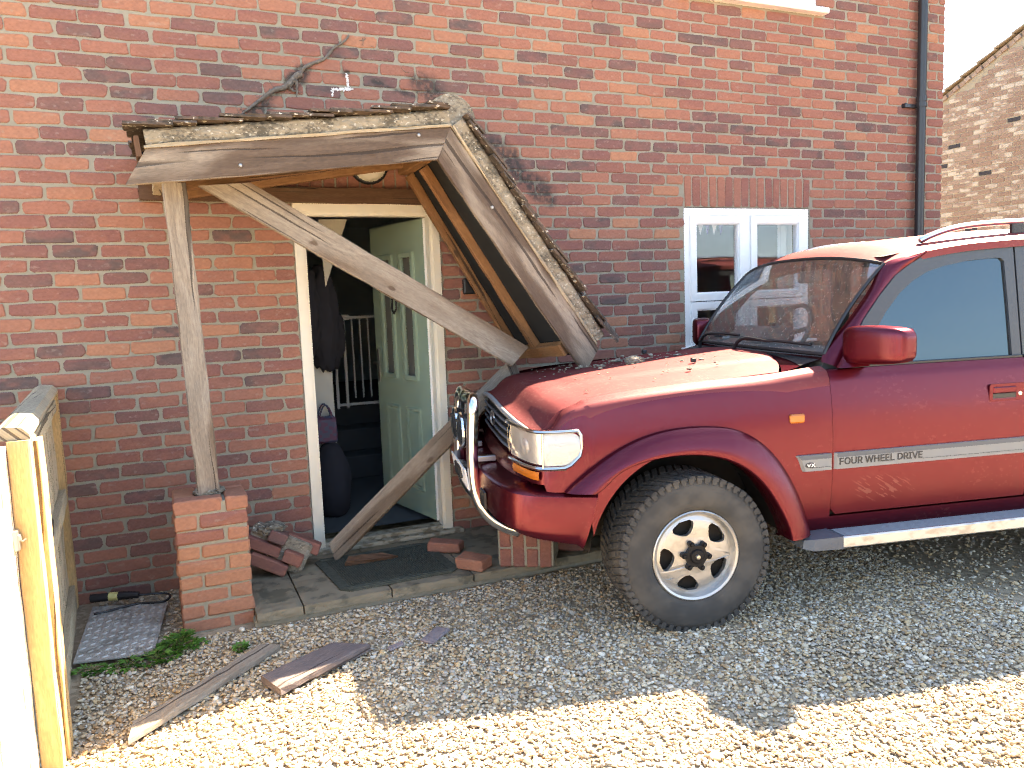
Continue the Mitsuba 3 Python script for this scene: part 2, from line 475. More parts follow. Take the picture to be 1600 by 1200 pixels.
for (a, b, c, d), sol in ((DOOR, 0.03), (WIN, 0.0)):                       # soldier courses over door and window
    m = round((b - a + 2 * sol) / 0.075)
    s = (b - a + 2 * sol) / m
    for k in range(m):
        x = a - sol + s * k
        v, f = brick_face(x + 0.005, x + s - 0.005, d + 0.006, d + 0.219, rngb, proud=0.003 * rngb.random())
        bricks.append((x + s / 2, d + 0.11, 0.25 + 0.35 * rngb.random(), v, f, 0.2))


def brick_shows(x, z):
    """Rough size of a wall brick in the picture; 0 where other things stand before it or it is out of the frame."""
    q = np.array([x, 0, z]) - CAM
    d = q @ _f
    px, py = FOCAL * (q @ _r) / d, FOCAL * (q @ UP) / d
    hid = (abs(px) > 0.5 or abs(py) > 0.375 or (x > 2.45 and z < 1.25 + 0.1 * max(0, x - 4)) or (0.5 < x < 0.8 and z < 0.7) or (0.45 < x < 2.2 and 2.2 < z < 2.5)
           or (1.95 < x < 2.9 and z < 2.4 and abs(z - (2.45 - 1.3 * (x - 1.95))) < 0.22) or (x < 0.02 and z < 1.2) or (x > 4.5 and z < 1.6))
    return 0.0 if hid else 1.0 / d


order = sorted(range(len(bricks)), key=lambda k: -brick_shows(bricks[k][0], bricks[k][1]) * bricks[k][5] ** 0.5)
single = set(order[:300])
rest = MB()
for k, (x, z, t, v, f, w) in enumerate(bricks):
    uv = (round(t, 3), round((k * 0.61803) % 1.0, 3))
    if k in single:
        put(WALL + '__brick', (v, f), 'm_brick', uv=np.tile(uv, (len(v), 1)))
    else:
        rest.add(v, f, uv)
tag(rest.put(WALL + '__bricks', 'm_brick'), kind='stuff')

# white salt bloom left on two mortar joints above the porch
eff = MB()
for (xa, za), (xb, zb), cnt in (((1.603, 2.905), (1.607, 2.835), 70), ((1.512, 2.812), (1.63, 2.822), 110), ((1.513, 2.81), (1.511, 2.775), 24)):
    for k in range(cnt):
        t_ = RNG.random()
        a, b = xa + (xb - xa) * t_ + RNG.normal(0, 0.004), za + (zb - za) * t_ + RNG.normal(0, 0.004)
        r = RNG.uniform(0.0015, 0.0045)
        v, f = hull([(a + r * math.cos(q) * RNG.uniform(0.7, 1.5), y, b + r * math.sin(q)) for q in np.arange(6) for y in (-0.0045, 0.003)])
        eff.add(v, f)
diffuse('m_salt', (0.72, 0.70, 0.66))
eff.put(WALL + '__salt_bloom', 'm_salt', uv=False)

# roof, soffit, gutter, downpipe
roof = MB()
for s in (0, 1):
    y = [-0.085, 4.0] if s == 0 else [4.0, 8.1]
    z = [4.06, 7.3] if s == 0 else [7.3, 4.06]
    v = np.array([(x, yy, zz + o) for x in (-6.1, X_END + 0.06) for yy, zz in zip(y, z) for o in (0, 0.08)])
    h_ = hull(v)
    roof.add(*h_)
roof.put(HOUSE + '__roof', 'm_tile', uv=False)
gut = [(-0.10 + 0.048 * (1 + math.cos(a)) - 0.0, 4.0 + 0.05 * math.sin(a)) for a in np.linspace(math.pi, 2 * math.pi, 9)]
P = np.array([[(x, y + 0.0, z + 0.05) for y, z in gut] for x in (-6.1, X_END + 0.05)])
put(HOUSE + '__gutter', tm(*grid(P)), 'm_pipe')
gab = sg.Polygon([(0.03, WALL_TOP), (8.0, WALL_TOP), (4.0, 7.2)])
v, f = extrude(gab, 0.25)
put(HOUSE + '__gable', (np.c_[X_END - 0.01 - v[:, 1], v[:, 0], v[:, 2]], f), 'm_mortar')

pv, pf = tube([(6.277, -0.055, 4.02), (6.277, -0.055, 2.5), (6.277, -0.055, 1.2), (6.277, -0.055, -0.02)], 0.036, 20)
DP = put(HOUSE + '__downpipe', tm(pv, pf), 'm_pipe', smooth=40)
br = MB()
cv, cf = tube([(6.277, -0.055, 2.975), (6.277, -0.055, 3.01)], 0.043, 20)
br.add(cv, cf)
br.add(*bevel_box((6.12, -0.03, 2.972), (6.26, 0.004, 3.0), 0.002))
br.add(*bevel_box((6.12, -0.036, 2.968), (6.145, 0.004, 3.004), 0.004))
br.put(DP + '__bracket', 'm_pipe', uv=False)
cv, cf = tube([(6.277, -0.055, 3.02), (6.277, -0.055, 3.06)], 0.041, 20)
put(DP + '__collar', tm(cv, cf), 'm_pipe', smooth=40)


def frame_poly(b, w): return box_poly(b).difference(sg.box(b[0] + w, b[2] + w, b[1] - w, b[3] - w))


def frame_piece(key, b, w, y0, y1, m='m_upvc'):
    v, f = extrude(frame_poly(b, w), y1 - y0)
    return put(key, (v + [0, y0, 0], f), m)


WN = tag(HOUSE + '__window', 'white double window with four panes behind the car')
wf = MB()
for pol, y0, y1 in ((frame_poly((WIN[0] + 0.003, WIN[1] - 0.003, WIN[2], WIN[3] - 0.004), 0.05), 0.012, 0.08), (sg.box(4.528, WIN[2] + 0.05, 4.578, WIN[3] - 0.054), 0.012, 0.08)):
    v, f = extrude(pol, y1 - y0)
    wf.add(v + [0, y0, 0], f)
wf.put(WN + '__frame', 'm_upvc', uv=False)
for (a, b) in ((4.025, 4.528), (4.578, 5.097)):
    for (c, d) in ((1.485, 2.108), (1.15, 1.485)):
        q = (a + 0.003, b - 0.003, c + 0.003, d - 0.003)
        s1 = MB()
        for w, y0, y1 in ((0.052, 0.0, 0.06), (0.064, 0.012, 0.05)):
            v, f = extrude(frame_poly(q, w), y1 - y0)
            s1.add(v + [0, y0, 0], f)
        sk = s1.put(WN + '__sash', 'm_upvc', uv=False)
        put(sk + '__pane', ([(q[0] + 0.05, 0.034, q[2] + 0.05), (q[1] - 0.05, 0.034, q[2] + 0.05), (q[1] - 0.05, 0.034, q[3] - 0.05), (q[0] + 0.05, 0.034, q[3] - 0.05)], [(0, 1, 2, 3)]), 'm_glass')
v, f = bevel_box((WIN[0] - 0.04, -0.05, 1.128), (WIN[1] + 0.04, 0.03, 1.158), 0.006)
put(WN + '__sill', (v, f), 'm_upvc')
UW = tag(HOUSE + '__upper_window', 'white upstairs window cut off by the top edge of the picture')
frame_piece(UW + '__frame', UPWIN, 0.06, 0.0, 0.07)
frame_piece(UW + '__sash', (UPWIN[0] + 0.06, UPWIN[1] - 0.06, UPWIN[2] + 0.06, UPWIN[3] - 0.06), 0.05, -0.012, 0.05)
put(UW + '__pane', ([(4.1, 0.03, 3.7), (5.1, 0.03, 3.7), (5.1, 0.03, 3.95), (4.1, 0.03, 3.95)], [(0, 1, 2, 3)]), 'm_glass')
v, f = bevel_box((UPWIN[0] - 0.075, -0.07, 3.598), (UPWIN[1] + 0.075, 0.03, 3.64), 0.006)
put(UW + '__sill', (v, f), 'm_upvc')


def room(key, lo, hi, m, floor_m, open_front):
    """Inside faces of a room; the front (low y) side is left open where the wall has its opening."""
    (x0, y0, z0), (x1, y1, z1) = lo, hi
    r = MB()
    r.add([(x0, y1, z0), (x1, y1, z0), (x1, y1, z1), (x0, y1, z1)], [(0, 1, 2, 3)])
    r.add([(x0, y0, z0), (x0, y1, z0), (x0, y1, z1), (x0, y0, z1)], [(0, 1, 2, 3)])
    r.add([(x1, y0, z0), (x1, y1, z0), (x1, y1, z1), (x1, y0, z1)], [(0, 1, 2, 3)])
    r.add([(x0, y0, z1), (x1, y0, z1), (x1, y1, z1), (x0, y1, z1)], [(0, 1, 2, 3)])
    key = r.put(key, m, uv=False)
    put(key + '__floor', ([(x0, y0, z0), (x1, y0, z0), (x1, y1, z0), (x0, y1, z0)], [(0, 1, 2, 3)]), floor_m)
    return key


room(HOUSE + '__front_room', (3.2, 0.284, 0.1), (5.9, 3.6, 2.4), 'm_room', 'm_carpet', WIN)
room(HOUSE + '__bedroom', (3.2, 0.284, 2.8), (5.9, 3.6, 4.05), 'm_room', 'm_carpet', UPWIN)
HALL = room(HOUSE + '__hallway', (1.10, 0.284, 0.10), (2.75, 4.2, 2.4), 'm_dark_room', 'm_carpet', DOOR)
st = MB()
for k in range(3):
    st.add(*bevel_box((1.66, 1.75 + 0.22 * k, 0.10 + 0.195 * k), (2.74, 4.19, 0.10 + 0.195 * (k + 1)), 0.012))
st.put(HALL + '__stairs', 'm_carpet', uv=False)

# curtains in the front room
for x0, x1 in ((3.95, 4.22), (4.66, 4.80), (5.0, 5.2)):
    xs = np.linspace(x0, x1, 40)
    P = np.array([[(x, 0.20 + 0.022 * math.sin(90 * x) + 0.01 * math.sin(37 * x), z) for x in xs] for z in (1.15, 1.6, 2.16)])
    put(HOUSE + '__front_room__curtain', tm(*grid(P)), 'm_net', smooth=True)
mat('m_net', (0.62, 0.62, 0.60), 0.9, 0.1)

# front door frame, threshold, leaf
DF = HOUSE + '__door_frame'
dfm = MB()
fr = box_poly((DOOR[0] + 0.003, DOOR[1] - 0.003, 0.09, DOOR[3] - 0.003)).difference(sg.box(DOOR[0] + 0.068, 0.0, DOOR[1] - 0.068, DOOR[3] - 0.075))
v, f = extrude(fr, 0.075)
dfm.add(v + [0, -0.006, 0], f)
fr = box_poly((DOOR[0] + 0.003, DOOR[1] - 0.003, 0.09, DOOR[3] - 0.003)).difference(sg.box(DOOR[0] + 0.05, 0.0, DOOR[1] - 0.05, DOOR[3] - 0.056))
v, f = extrude(fr, 0.012)
dfm.add(v + [0, -0.016, 0], f)
dfm.put(DF, 'm_cream', uv=False)
v, f = bevel_box((DOOR[0] + 0.003, 0.0, 0.092), (DOOR[1] - 0.003, 0.10, 0.122), 0.004)
put(HOUSE + '__threshold', (v, f), 'm_stone_sill')
v, f = bevel_box((DOOR[0] - 0.055, -0.065, 0.070), (DOOR[1] + 0.06, 0.004, 0.10), 0.008, 0.001)
put(HOUSE + '__door_sill', (v, f), 'm_stone_sill')
diffuse('m_stone_sill', mikit.proc(lambda p, n, uv: mix((0.42, 0.38, 0.29), (0.20, 0.17, 0.12), smoothstep(0.4, 0.7, fbm(p.x * 30, p.y * 30, p.z * 30)))), grit, 0.004)

DL = tag(HOUSE + '__door', 'pale green panelled front door standing open')
HX, HY = 2.045, 0.085
dd = np.array([1.905 - HX, 0.80 - HY])
dd /= np.linalg.norm(dd)
dn = np.array([-dd[1], dd[0]])                      # normal of the leaf, towards the left (outside face when shut)


def leaf(v):
    """Door coordinates: x from the hinge to the free edge, y outwards from the outside face, z up."""
    v = np.asarray(v, float)
    return np.c_[HX + v[:, 0] * dd[0] + v[:, 1] * dn[0], HY + v[:, 0] * dd[1] + v[:, 1] * dn[1], v[:, 2]]


DW = 0.775
lp = sg.box(0, 0.135, DW, 2.085).difference(shapely.union_all([sg.box(0.145, 1.055, 0.325, 1.875), sg.box(0.45, 1.055, 0.63, 1.875)]))
v, f = extrude(lp, 0.044)
lm = MB().add(leaf(v * [1, -1, 1]), f)
for a, b in ((0.135, 0.335), (0.44, 0.64)):
    for (c, d, w, y0, y1) in ((1.045, 1.885, 0.03, -0.002, 0.016), (0.30, 0.86, 0.018, -0.002, 0.009)):
        ring = sg.box(a, c, b, d).difference(sg.box(a + w, c + w, b - w, d - w))
        v, f = extrude(ring, y1 - y0)
        lm.add(leaf(v + [0, y0, 0]), f)
    v, f = bevel_box((a + 0.03, -0.002, 0.33), (b - 0.03, 0.008, 0.83), 0.006)
    lm.add(leaf(v), f)
LEAF = lm.put(DL + '__leaf', 'm_door', uv=False)
v, f = bevel_box((-0.012, -0.043, 0.135), (-0.001, 0.0, 2.085), 0.002)
put(DL + '__hinge_edge', (leaf(v), f), 'm_upvc')
for a, b in ((0.145, 0.325), (0.45, 0.63)):
    put(LEAF + '__pane', (leaf([(a, -0.02, 1.055), (b, -0.02, 1.055), (b, -0.02, 1.875), (a, -0.02, 1.875)]), [(0, 1, 2, 3)]), 'm_door_glass')
mat('m_door_glass', (0.10, 0.10, 0.095), 0.25, 0.6)
hm = MB()
v, f = bevel_box((DW - 0.055, 0.0, 1.00), (DW - 0.02, 0.008, 1.24), 0.004)
hm.add(leaf(v), f)
v, f = tube(leaf([(DW - 0.038, 0.008, 1.14), (DW - 0.038, 0.045, 1.14), (DW - 0.06, 0.05, 1.14), (DW - 0.15, 0.05, 1.14)]), 0.009, 8)
hm.add(v, f)
hm.put(DL + '__handle', 'm_steel', uv=False)
v, f = tube(leaf([(0.36, 0.0, 1.60), (0.36, 0.028, 1.60), (0.355, 0.034, 1.52), (0.387, 0.036, 1.49), (0.42, 0.034, 1.52), (0.415, 0.028, 1.60), (0.415, 0.0, 1.60)]), 0.007, 8)
put(DL + '__knocker', tm(v, f), 'm_black', smooth=True)

# bulkhead lamp on the wall behind the porch
lv, lf = revolve([(0.0, -0.085), (0.04, -0.082), (0.075, -0.066), (0.095, -0.04), (0.10, -0.012), (0.10, 0.0)], 28)
PL = put(HOUSE + '__porch_lamp', tm(lv * [1, 1, 0.9] + [1.70, -0.01, 2.375], lf), 'm_lamp_glass', smooth=True)
mat('m_lamp_glass', (0.62, 0.60, 0.50), 0.3, 0.5)
lv, lf = revolve([(0.098, -0.025), (0.112, -0.025), (0.115, 0.0)], 28)
put(PL + '__ring', tm(lv * [1, 1, 0.9] + [1.70, -0.006, 2.375], lf), 'm_black', smooth=True)
v, f = bevel_box((2.262, -0.045, 1.60), (2.345, -0.002, 1.70), 0.008)
put(HOUSE + '__doorbell', (v, f), 'm_black')

# ------------------------------------------------------------------ things in the hallway
SG = tag('stair_gate', 'white metal stair gate inside the dark hallway behind the open door', 'safety gate')
gx0, gx1, gy, gz0, gz1 = 1.80, 2.42, 1.86, 0.70, 1.45
fm = MB()
for a, b in (((gx0, gy, gz0 + 0.02), (gx1, gy, gz0 + 0.02)), ((gx0, gy, gz1), (gx1, gy, gz1)), ((gx0, gy, gz0), (gx0, gy, gz1)), ((gx1, gy, gz0), (gx1, gy, gz1)), ((gx0 + 0.08, gy, gz0), (gx0 + 0.08, gy, gz1))):
    fm.add(*bevel_box(np.minimum(a, b) - [0.011, 0.011, 0.011], np.maximum(a, b) + [0.011, 0.011, 0.011], 0.004))
fm.put(SG + '__frame', 'm_gate', uv=False)
mat('m_gate', (0.74, 0.76, 0.76), 0.4, 0.5)
for k in range(7):
    x = gx0 + 0.15 + 0.068 * k
    v, f = tube([(x, gy, gz0 + 0.07), (x, gy, 1.0), (x, gy, gz1)], 0.0065, 8)
    put(SG + '__bar', tm(v, f), 'm_gate', smooth=40)
v, f = bevel_box((gx0 + 0.02, gy - 0.025, gz1 - 0.02), (gx0 + 0.13, gy + 0.025, gz1 + 0.025), 0.008)
put(SG + '__latch', (v, f), 'm_gate')

v, f = bevel_box((1.34, 0.78, 0.10), (1.56, 1.10, 1.17), 0.006)
cb = MB().add(v, f)
v, f = bevel_box((1.33, 0.77, 1.17), (1.57, 1.11, 1.19), 0.004)
cb.add(v, f)
mat('m_cabinet', (0.55, 0.55, 0.50), 0.6, 0.3)
tag(cb.put('hall_cupboard', 'm_cabinet', uv=False), 'plain pale cupboard just inside the left side of the doorway', 'cupboard')


def lump(c, s, seed, amp=0.12, fr=3.0, sub=3):
    m = trimesh.creation.icosphere(sub, 1.0)
    v = np.array(m.vertices)
    v = v * (1 + amp * 2 * (meshkit.fbm(v * fr + seed * 7.3, 3, seed) - 0.5))[:, None]
    return v * s + c, np.array(m.faces)


coat = MB()
for (x, y, z, a, b, c, sd) in ((1.36, 0.62, 1.52, 0.10, 0.12, 0.33, 1), (1.50, 0.74, 1.48, 0.11, 0.12, 0.36, 2), (1.58, 0.86, 1.34, 0.09, 0.10, 0.22, 3)):
    v, f = lump((x, y, z), (a, b, c), sd, 0.25, 4.0)
    v[:, 0] += 0.014 * np.sin(v[:, 1] * 70 + v[:, 0] * 50)
    coat.add(v, f)
mat('m_coat', (0.035, 0.036, 0.045), 0.95, 0.1)
tag(coat.put('hanging_coats', 'm_coat', smooth=True, uv=False), 'dark coats hanging in the shadow of the hallway', 'coats')

bagk = tag('small_bag', 'small pink and purple bag with handles in the dark hallway', 'bag')
v, f = bevel_box((1.40, 0.66, 0.62), (1.55, 0.74, 0.80), 0.015, 0.004)
mat('m_bag', mikit.proc(lambda p, n, uv: mix((0.12, 0.055, 0.10), (0.075, 0.08, 0.14), smoothstep(0.45, 0.55, noise(p.x * 40, p.y * 40, p.z * 40)))), 0.6, 0.4)
put(bagk + '__body', (v, f), 'm_bag')
for dy in (0.665, 0.735):
    v, f = tube(spline([(1.44, dy, 0.79), (1.45, dy, 0.86), (1.475, dy, 0.885), (1.50, dy, 0.86), (1.51, dy, 0.79)], 14), 0.006, 6)
    put(bagk + '__handle', tm(v, f), 'm_bag', smooth=True)
v, f = lump((1.50, 0.70, 0.34), (0.13, 0.15, 0.28), 5, 0.10, 2.0)
v[:, 2] = np.clip(v[:, 2], 0.102, 0.615)
tag(put('holdall', tm(v, f), 'm_coat', smooth=30), 'dark soft holdall on the hall floor under the small bag', 'holdall')

bt = MB()
for k, (x, y, z) in enumerate(((1.462, 0.42, 2.11), )):
    bt.add([(x, y, z), (x + 0.19, y + 0.03, z + 0.005), (x + 0.022, y + 0.01, z - 0.43), (x, y + 0.004, z), (x + 0.19, y + 0.034, z + 0.005), (x + 0.022, y + 0.014, z - 0.43)], [(0, 1, 2), (3, 5, 4)])
mat('m_cloth', (0.52, 0.50, 0.42), 0.95, 0.1)
tag(bt.put('bunting_flag', 'm_cloth', uv=False), 'pale triangular bunting flag hanging inside the top of the doorway', 'bunting')
for k in range(6):
    x = 4.06 + 0.062 * k
    v = [(x, 0.12, 2.07), (x + 0.055, 0.12, 2.07), (x + 0.028, 0.125, 1.975), (x, 0.124, 2.07), (x + 0.055, 0.124, 2.07), (x + 0.028, 0.129, 1.975)]
    tag(put('window_pennant', (v, [(0, 1, 2), (3, 5, 4)]), 'm_net' if k % 2 == 0 else 'm_purple'),
        '%s %s pennant from the left, strung inside the house window' % (('first', 'first', 'second', 'second', 'third', 'third')[k], ('white', 'purple')[k % 2]), 'bunting', 'pennants strung inside the window')
mat('m_purple', (0.13, 0.09, 0.22), 0.9, 0.1)
# ------------------------------------------------------------------ porch step
PAV = tag('porch_paving', kind='structure')
sb = MB()
sb.add(*bevel_box((0.80, -0.80, -0.05), (2.95, 0.0, 0.028), 0.006, 0.002))
sb.put(PAV + '__bed', 'm_mortar', uv=False)
for x0, x1 in ((0.812, 1.034), (1.042, 1.489), (1.497, 1.948), (1.956, 2.408), (2.416, 2.90)):
    for y0, y1 in ((-0.825, -0.452), (-0.445, -0.004)):
        m = trimesh.creation.box((x1 - x0, y1 - y0, 0.05)).subdivide().subdivide().subdivide()
        v = np.array(m.vertices)
        v += [(x0 + x1) / 2, (y0 + y1) / 2, 0.05]
        e = (np.abs(v[:, 1] - y0) < 1e-6) | (np.abs(v[:, 0] - x0) < 1e-6) | (np.abs(v[:, 0] - x1) < 1e-6)
        nse = meshkit.fbm(v * 22, 3, 3) - 0.5
        v[:, 2] += np.where(v[:, 2] > 0.06, nse * 0.009, 0) - np.where(e & (v[:, 2] > 0.06), 0.004, 0)
        v[:, 1] += np.where(np.abs(v[:, 1] - y0) < 1e-6, nse * 0.018, 0)
        put(PAV + '__slab', (v, m.faces), 'm_slab', uv=np.tile((RNG.random(), 0.5), (len(v), 1)))

# ------------------------------------------------------------------ standing brick pier
PIER = tag('brick_pier', 'square red brick pier standing under the leaning porch post', 'brick pier')
px0, px1, py0, py1 = 0.477, 0.813, -0.725, -0.389
cm = MB()
cm.add(*bevel_box((px0 + 0.006, py0 + 0.006, -0.08), (px1 - 0.006, py1 - 0.006, 0.638), 0.004))
cm.put(PIER + '__mortar', 'm_mortar', uv=False)
rngp = np.random.default_rng(5)


def brick_box(lo, hi, rng, b=0.008, jit=0.0035):
    return bevel_box(lo, hi, b, jit, rng)


for k in range(-1, 9):
    z0 = -0.012 + 0.0745 * k + 0.004
    z1 = z0 + 0.065
    L, B = 0.222, 0.104
    if k % 2 == 0:
        cells = [(px0, py0, px0 + L, py0 + B), (px1 - B, py0, px1, py0 + L), (px1 - L, py1 - B, px1, py1), (px0, py1 - L, px0 + B, py1)]
    else:
        cells = [(px1 - L, py0, px1, py0 + B), (px0, py0, px0 + B, py0 + L), (px0, py1 - B, px0 + L, py1), (px1 - B, py1 - L, px1, py1)]
    for (a, c, b, d) in cells:
        j = rngp.normal(0, 0.002, 4)
        v, f = brick_box((a + j[0], c + j[1], z0 + j[2]), (b + j[0], d + j[1], z1 + j[3]), rngp)
        put(PIER + '__brick', (v, f), 'm_brick', uv=np.tile((0.02 + 0.18 * rngp.random() if rngp.random() < 0.85 else 0.5, rngp.random()), (len(v), 1)))
v, f = lump((0.65, -0.56, 0.66), (0.075, 0.07, 0.022), 9, 0.3, 5.0, 3)
put(PIER + '__mortar_pad', tm(v, f), 'm_lichen')

# ------------------------------------------------------------------ porch: post, roof, beams
tag(put_timber('porch_post', 'm_wood_grey', (0.604, -0.565, 2.175), (0.648, -0.565, 0.648), (0.105, 0, 0), (0, 0.10, 0), n=16, jit=0.0018, bev=0.005),
    'weathered grey timber post leaning on the standing brick pier', 'timber post')

PR = tag('porch_roof', 'collapsed gabled porch roof with weathered barge boards, its right side resting on the car bonnet', 'porch roof')
AX, AZ = 1.929, 2.449
dL, nL = np.array([-0.9935, -0.1134]), np.array([-0.1134, 0.9935])
dR, nR = np.array([0.572, -0.820]), np.array([0.820, 0.572])


def sl(side, s, h, y):
    """Point of a roof slope: s metres down from the apex, h above the barge board's top edge."""
    d, n = (dL, nL) if side == 'L' else (dR, nR)
    return np.array([AX + d[0] * s + n[0] * h, y, AZ + d[1] * s + n[1] * h])


def n3(side): return np.array([(nL if side == 'L' else nR)[0], 0, (nL if side == 'L' else nR)[1]])


bl = put_timber(PR + '__barge_board', 'm_wood_brown', (1.887, -0.834, 2.3645), (0.449, -0.834, 2.209), n3('L') * 0.157, (0, 0.032, 0), n=18, k0=-0.051, k1=-0.0595, bev=0.003)
tag(bl, 'left barge board, greyed and splitting at its outer end')
brd = put_timber(PR + '__barge_board', 'm_wood_brown', (1.887, -0.834, 2.3645), (2.7135, -0.834, 1.1945), n3('R') * 0.155, (0, 0.032, 0), n=18, k0=-0.045, k1=-0.03, bev=0.003)
tag(brd, 'right barge board, its torn foot standing on the bonnet')
for (s, h, sd) in ((1.06, -0.105, 'L'), (0.18, -0.03, 'L'), (0.45, -0.06, 'R')):
    c = sl(sd, s, h, -0.851)
    v, f = revolve([(0, -0.006), (0.007, -0.005), (0.010, 0.0), (0.010, 0.006)], 12)
    put(PR + '__bolt', tm(v + c, f), 'm_zinc', smooth=40)
for side, Ls in (('L', 1.47), ('R', 1.44)):
    for y, ha, hb in ((-0.45, -0.081, -0.136), (-0.115, -0.0615, -0.145)):
        if side == 'R':
            put_timber(PR + '__rafter', 'm_wood_orange', sl(side, 0.10, ha - 0.026, y), sl(side, 1.36, hb - 0.026, y), n3(side) * 0.050, (0, 0.046, 0), n=10)
        else:
            put_timber(PR + '__rafter', 'm_wood_orange', sl(side, 0.06, -0.055, y), sl(side, Ls - 0.10, -0.115, y), n3(side) * 0.06, (0, 0.046, 0), n=10)
    if side == 'R':
        v = [sl(side, s, h + o, y) for y, hh in ((-0.812, (-0.082, -0.128)), (-0.02, (-0.055, -0.147))) for s, h in zip((0.04, 1.40), hh) for o in (0.003, 0.008)]
    else:
        v = [sl(side, s, h, y) for s in (0.0, Ls) for h in (-0.012, -0.006) for y in (-0.812, -0.02)]
    put(PR + '__roofing_felt', hull(v), 'm_felt')
    # fillet, mortar bedding and undercloak on the front edge
    put_timber(PR + '__fillet', 'm_wood_board', sl(side, 0.0, 0.008, -0.842), sl(side, Ls - 0.02, 0.008, -0.842), n3(side) * 0.014, (0, 0.03, 0), n=12, jit=0.002, bev=0.002)
    S_ = np.linspace(0.0, Ls - 0.03, 90)
    prof = [(0.015, -0.838), (0.032, -0.848), (0.052, -0.845), (0.072, -0.848), (0.086, -0.838), (0.092, -0.80), (0.015, -0.70)]
    P = np.array([[sl(side, s, h + 0.006 * (meshkit.fbm(np.array([s * 30, h * 60, 1.0])) - 0.5), y + 0.022 * (meshkit.fbm(np.array([s * 26, h * 80, 5.0])) - 0.5)) for h, y in prof] for s in S_])
    put(PR + '__mortar_bedding', tm(*grid(P)), 'm_lichen', smooth=50)
put_timber(PR + '__ridge_board', 'm_wood_orange', (1.925, -0.80, 2.375), (1.925, -0.03, 2.375), (0.10, 0, 0), (0, 0, 0.09), n=6)
put_timber(PR + '__eaves_plate', 'm_wood_orange', sl('R', 1.33, -0.150, -0.80), sl('R', 1.385, -0.185, -0.04), np.array([dR[0], 0, dR[1]]) * 0.075, n3('R') * 0.05, n=8)
put_timber(PR + '__eaves_plate', 'm_wood_board', (0.56, -0.80, 2.222), (0.56, -0.03, 2.222), (0.10, 0, 0), (0, 0, 0.075), n=8)
put_timber(PR + '__fascia', 'm_wood_dark', sl('L', 1.475, 0.012, -0.86), sl('L', 1.475, 0.012, -0.03), n3('L') * 0.09, np.array([dL[0], 0, dL[1]]) * 0.022, n=8)
put_timber(PR + '__fascia', 'm_wood_dark', sl('R', 1.40, -0.03, -0.80), sl('R', 1.40, -0.03, -0.03), n3('R') * 0.11, np.array([dR[0], 0, dR[1]]) * 0.022, n=8)
put_timber(PR + '__wall_plate', 'm_wood_dark', (0.44, -0.036, 2.205), (2.16, -0.036, 2.198), (0, 0, 0.088), (0, 0.05, 0), n=10)
rngt = np.random.default_rng(3)
for side, rows in (('L', 15), ('R', 14)):
    for k in range(rows):
        s1 = 0.105 + 0.10 * k + (0.0 if side == 'L' else 0.03)
        y = -0.895 + (0.0825 if k % 2 else 0.0) - (0.0825 if k % 2 else 0)
        edges = [-0.888] + list(np.arange(-0.888 + (0.165 if k % 2 == 0 else 0.0825), -0.05, 0.165)) + [-0.03]
        for y0, y1 in zip(edges[:-1], edges[1:]):
            if y1 - y0 < 0.03: continue
            loose = side == 'R' and k >= rows - 3
            dsl, dh, tw = rngt.normal(0, 0.006), abs(rngt.normal(0, 0.004)), rngt.normal(0, 0.004)
            if loose:
                dsl, dh, tw = rngt.normal(0.0, 0.03), abs(rngt.normal(0.0, 0.02)), rngt.normal(0, 0.02)
                if rngt.random() < 0.22: continue
            s0 = max(0.0, s1 - 0.2)
            v = []
            for s, h in ((s0, 0.084), (s1, 0.104)):
                for yy in (y0 + 0.002, y1 - 0.002):
                    for o in (0.0, 0.0125):
                        jit = rngt.normal(0, 0.003, 2)
                        v.append(sl(side, s + dsl + jit[0] * (s == s1), h + dh + o + tw * (1 if yy == y0 + 0.002 else -1), yy + jit[1]))
            hv = hull(v)
            put(PR + '__tile', hv, 'm_tile', uv=np.tile((rngt.random(), 0.5), (len(hv[0]), 1)))
for y0, y1 in ((-0.815, -0.43), (-0.425, -0.04)):
    a = np.linspace(-0.12 * math.pi, 1.05 * math.pi, 18)
    P = np.array([[(AX + 0.016 + r * math.cos(q), y, AZ + 0.040 + r * math.sin(q)) for q in a] for r, y in ((0.118, y0), (0.132, y0), (0.132, y1), (0.118, y1))])
    P += 0.004 * (meshkit.fbm(P * 20)[..., None] - 0.5)
    put(PR + '__ridge_tile', tm(*grid(P)), 'm_lichen', smooth=40)
disc = [(AX + 0.016 + 0.122 * math.cos(q), AZ + 0.040 + 0.122 * math.sin(q)) for q in np.linspace(-0.15 * math.pi, 1.08 * math.pi, 30)]
m = trimesh.creation.extrude_polygon(sg.Polygon(disc).buffer(0), 0.05).subdivide().subdivide()
v = np.array(m.vertices)[:, [0, 2, 1]] + [0, -0.818, 0]
v += 0.010 * (meshkit.fbm(v * 30, 3, 2)[:, None] - 0.5) * [0.4, 1, 0.4]
put(PR + '__ridge_mortar', (v, np.array(m.faces)[:, ::-1]), 'm_lichen')
for k in range(16):
    s, h = RNG.uniform(0.1, 1.2), 0.105
    v, f = lump(sl('R' if k > 3 else 'L', s, h, -0.86), (0.012, 0.012, 0.010), k, 0.4, 3, 1)
    put(PR + '__mortar_crumb', tm(v * 1.0, f), 'm_lichen')

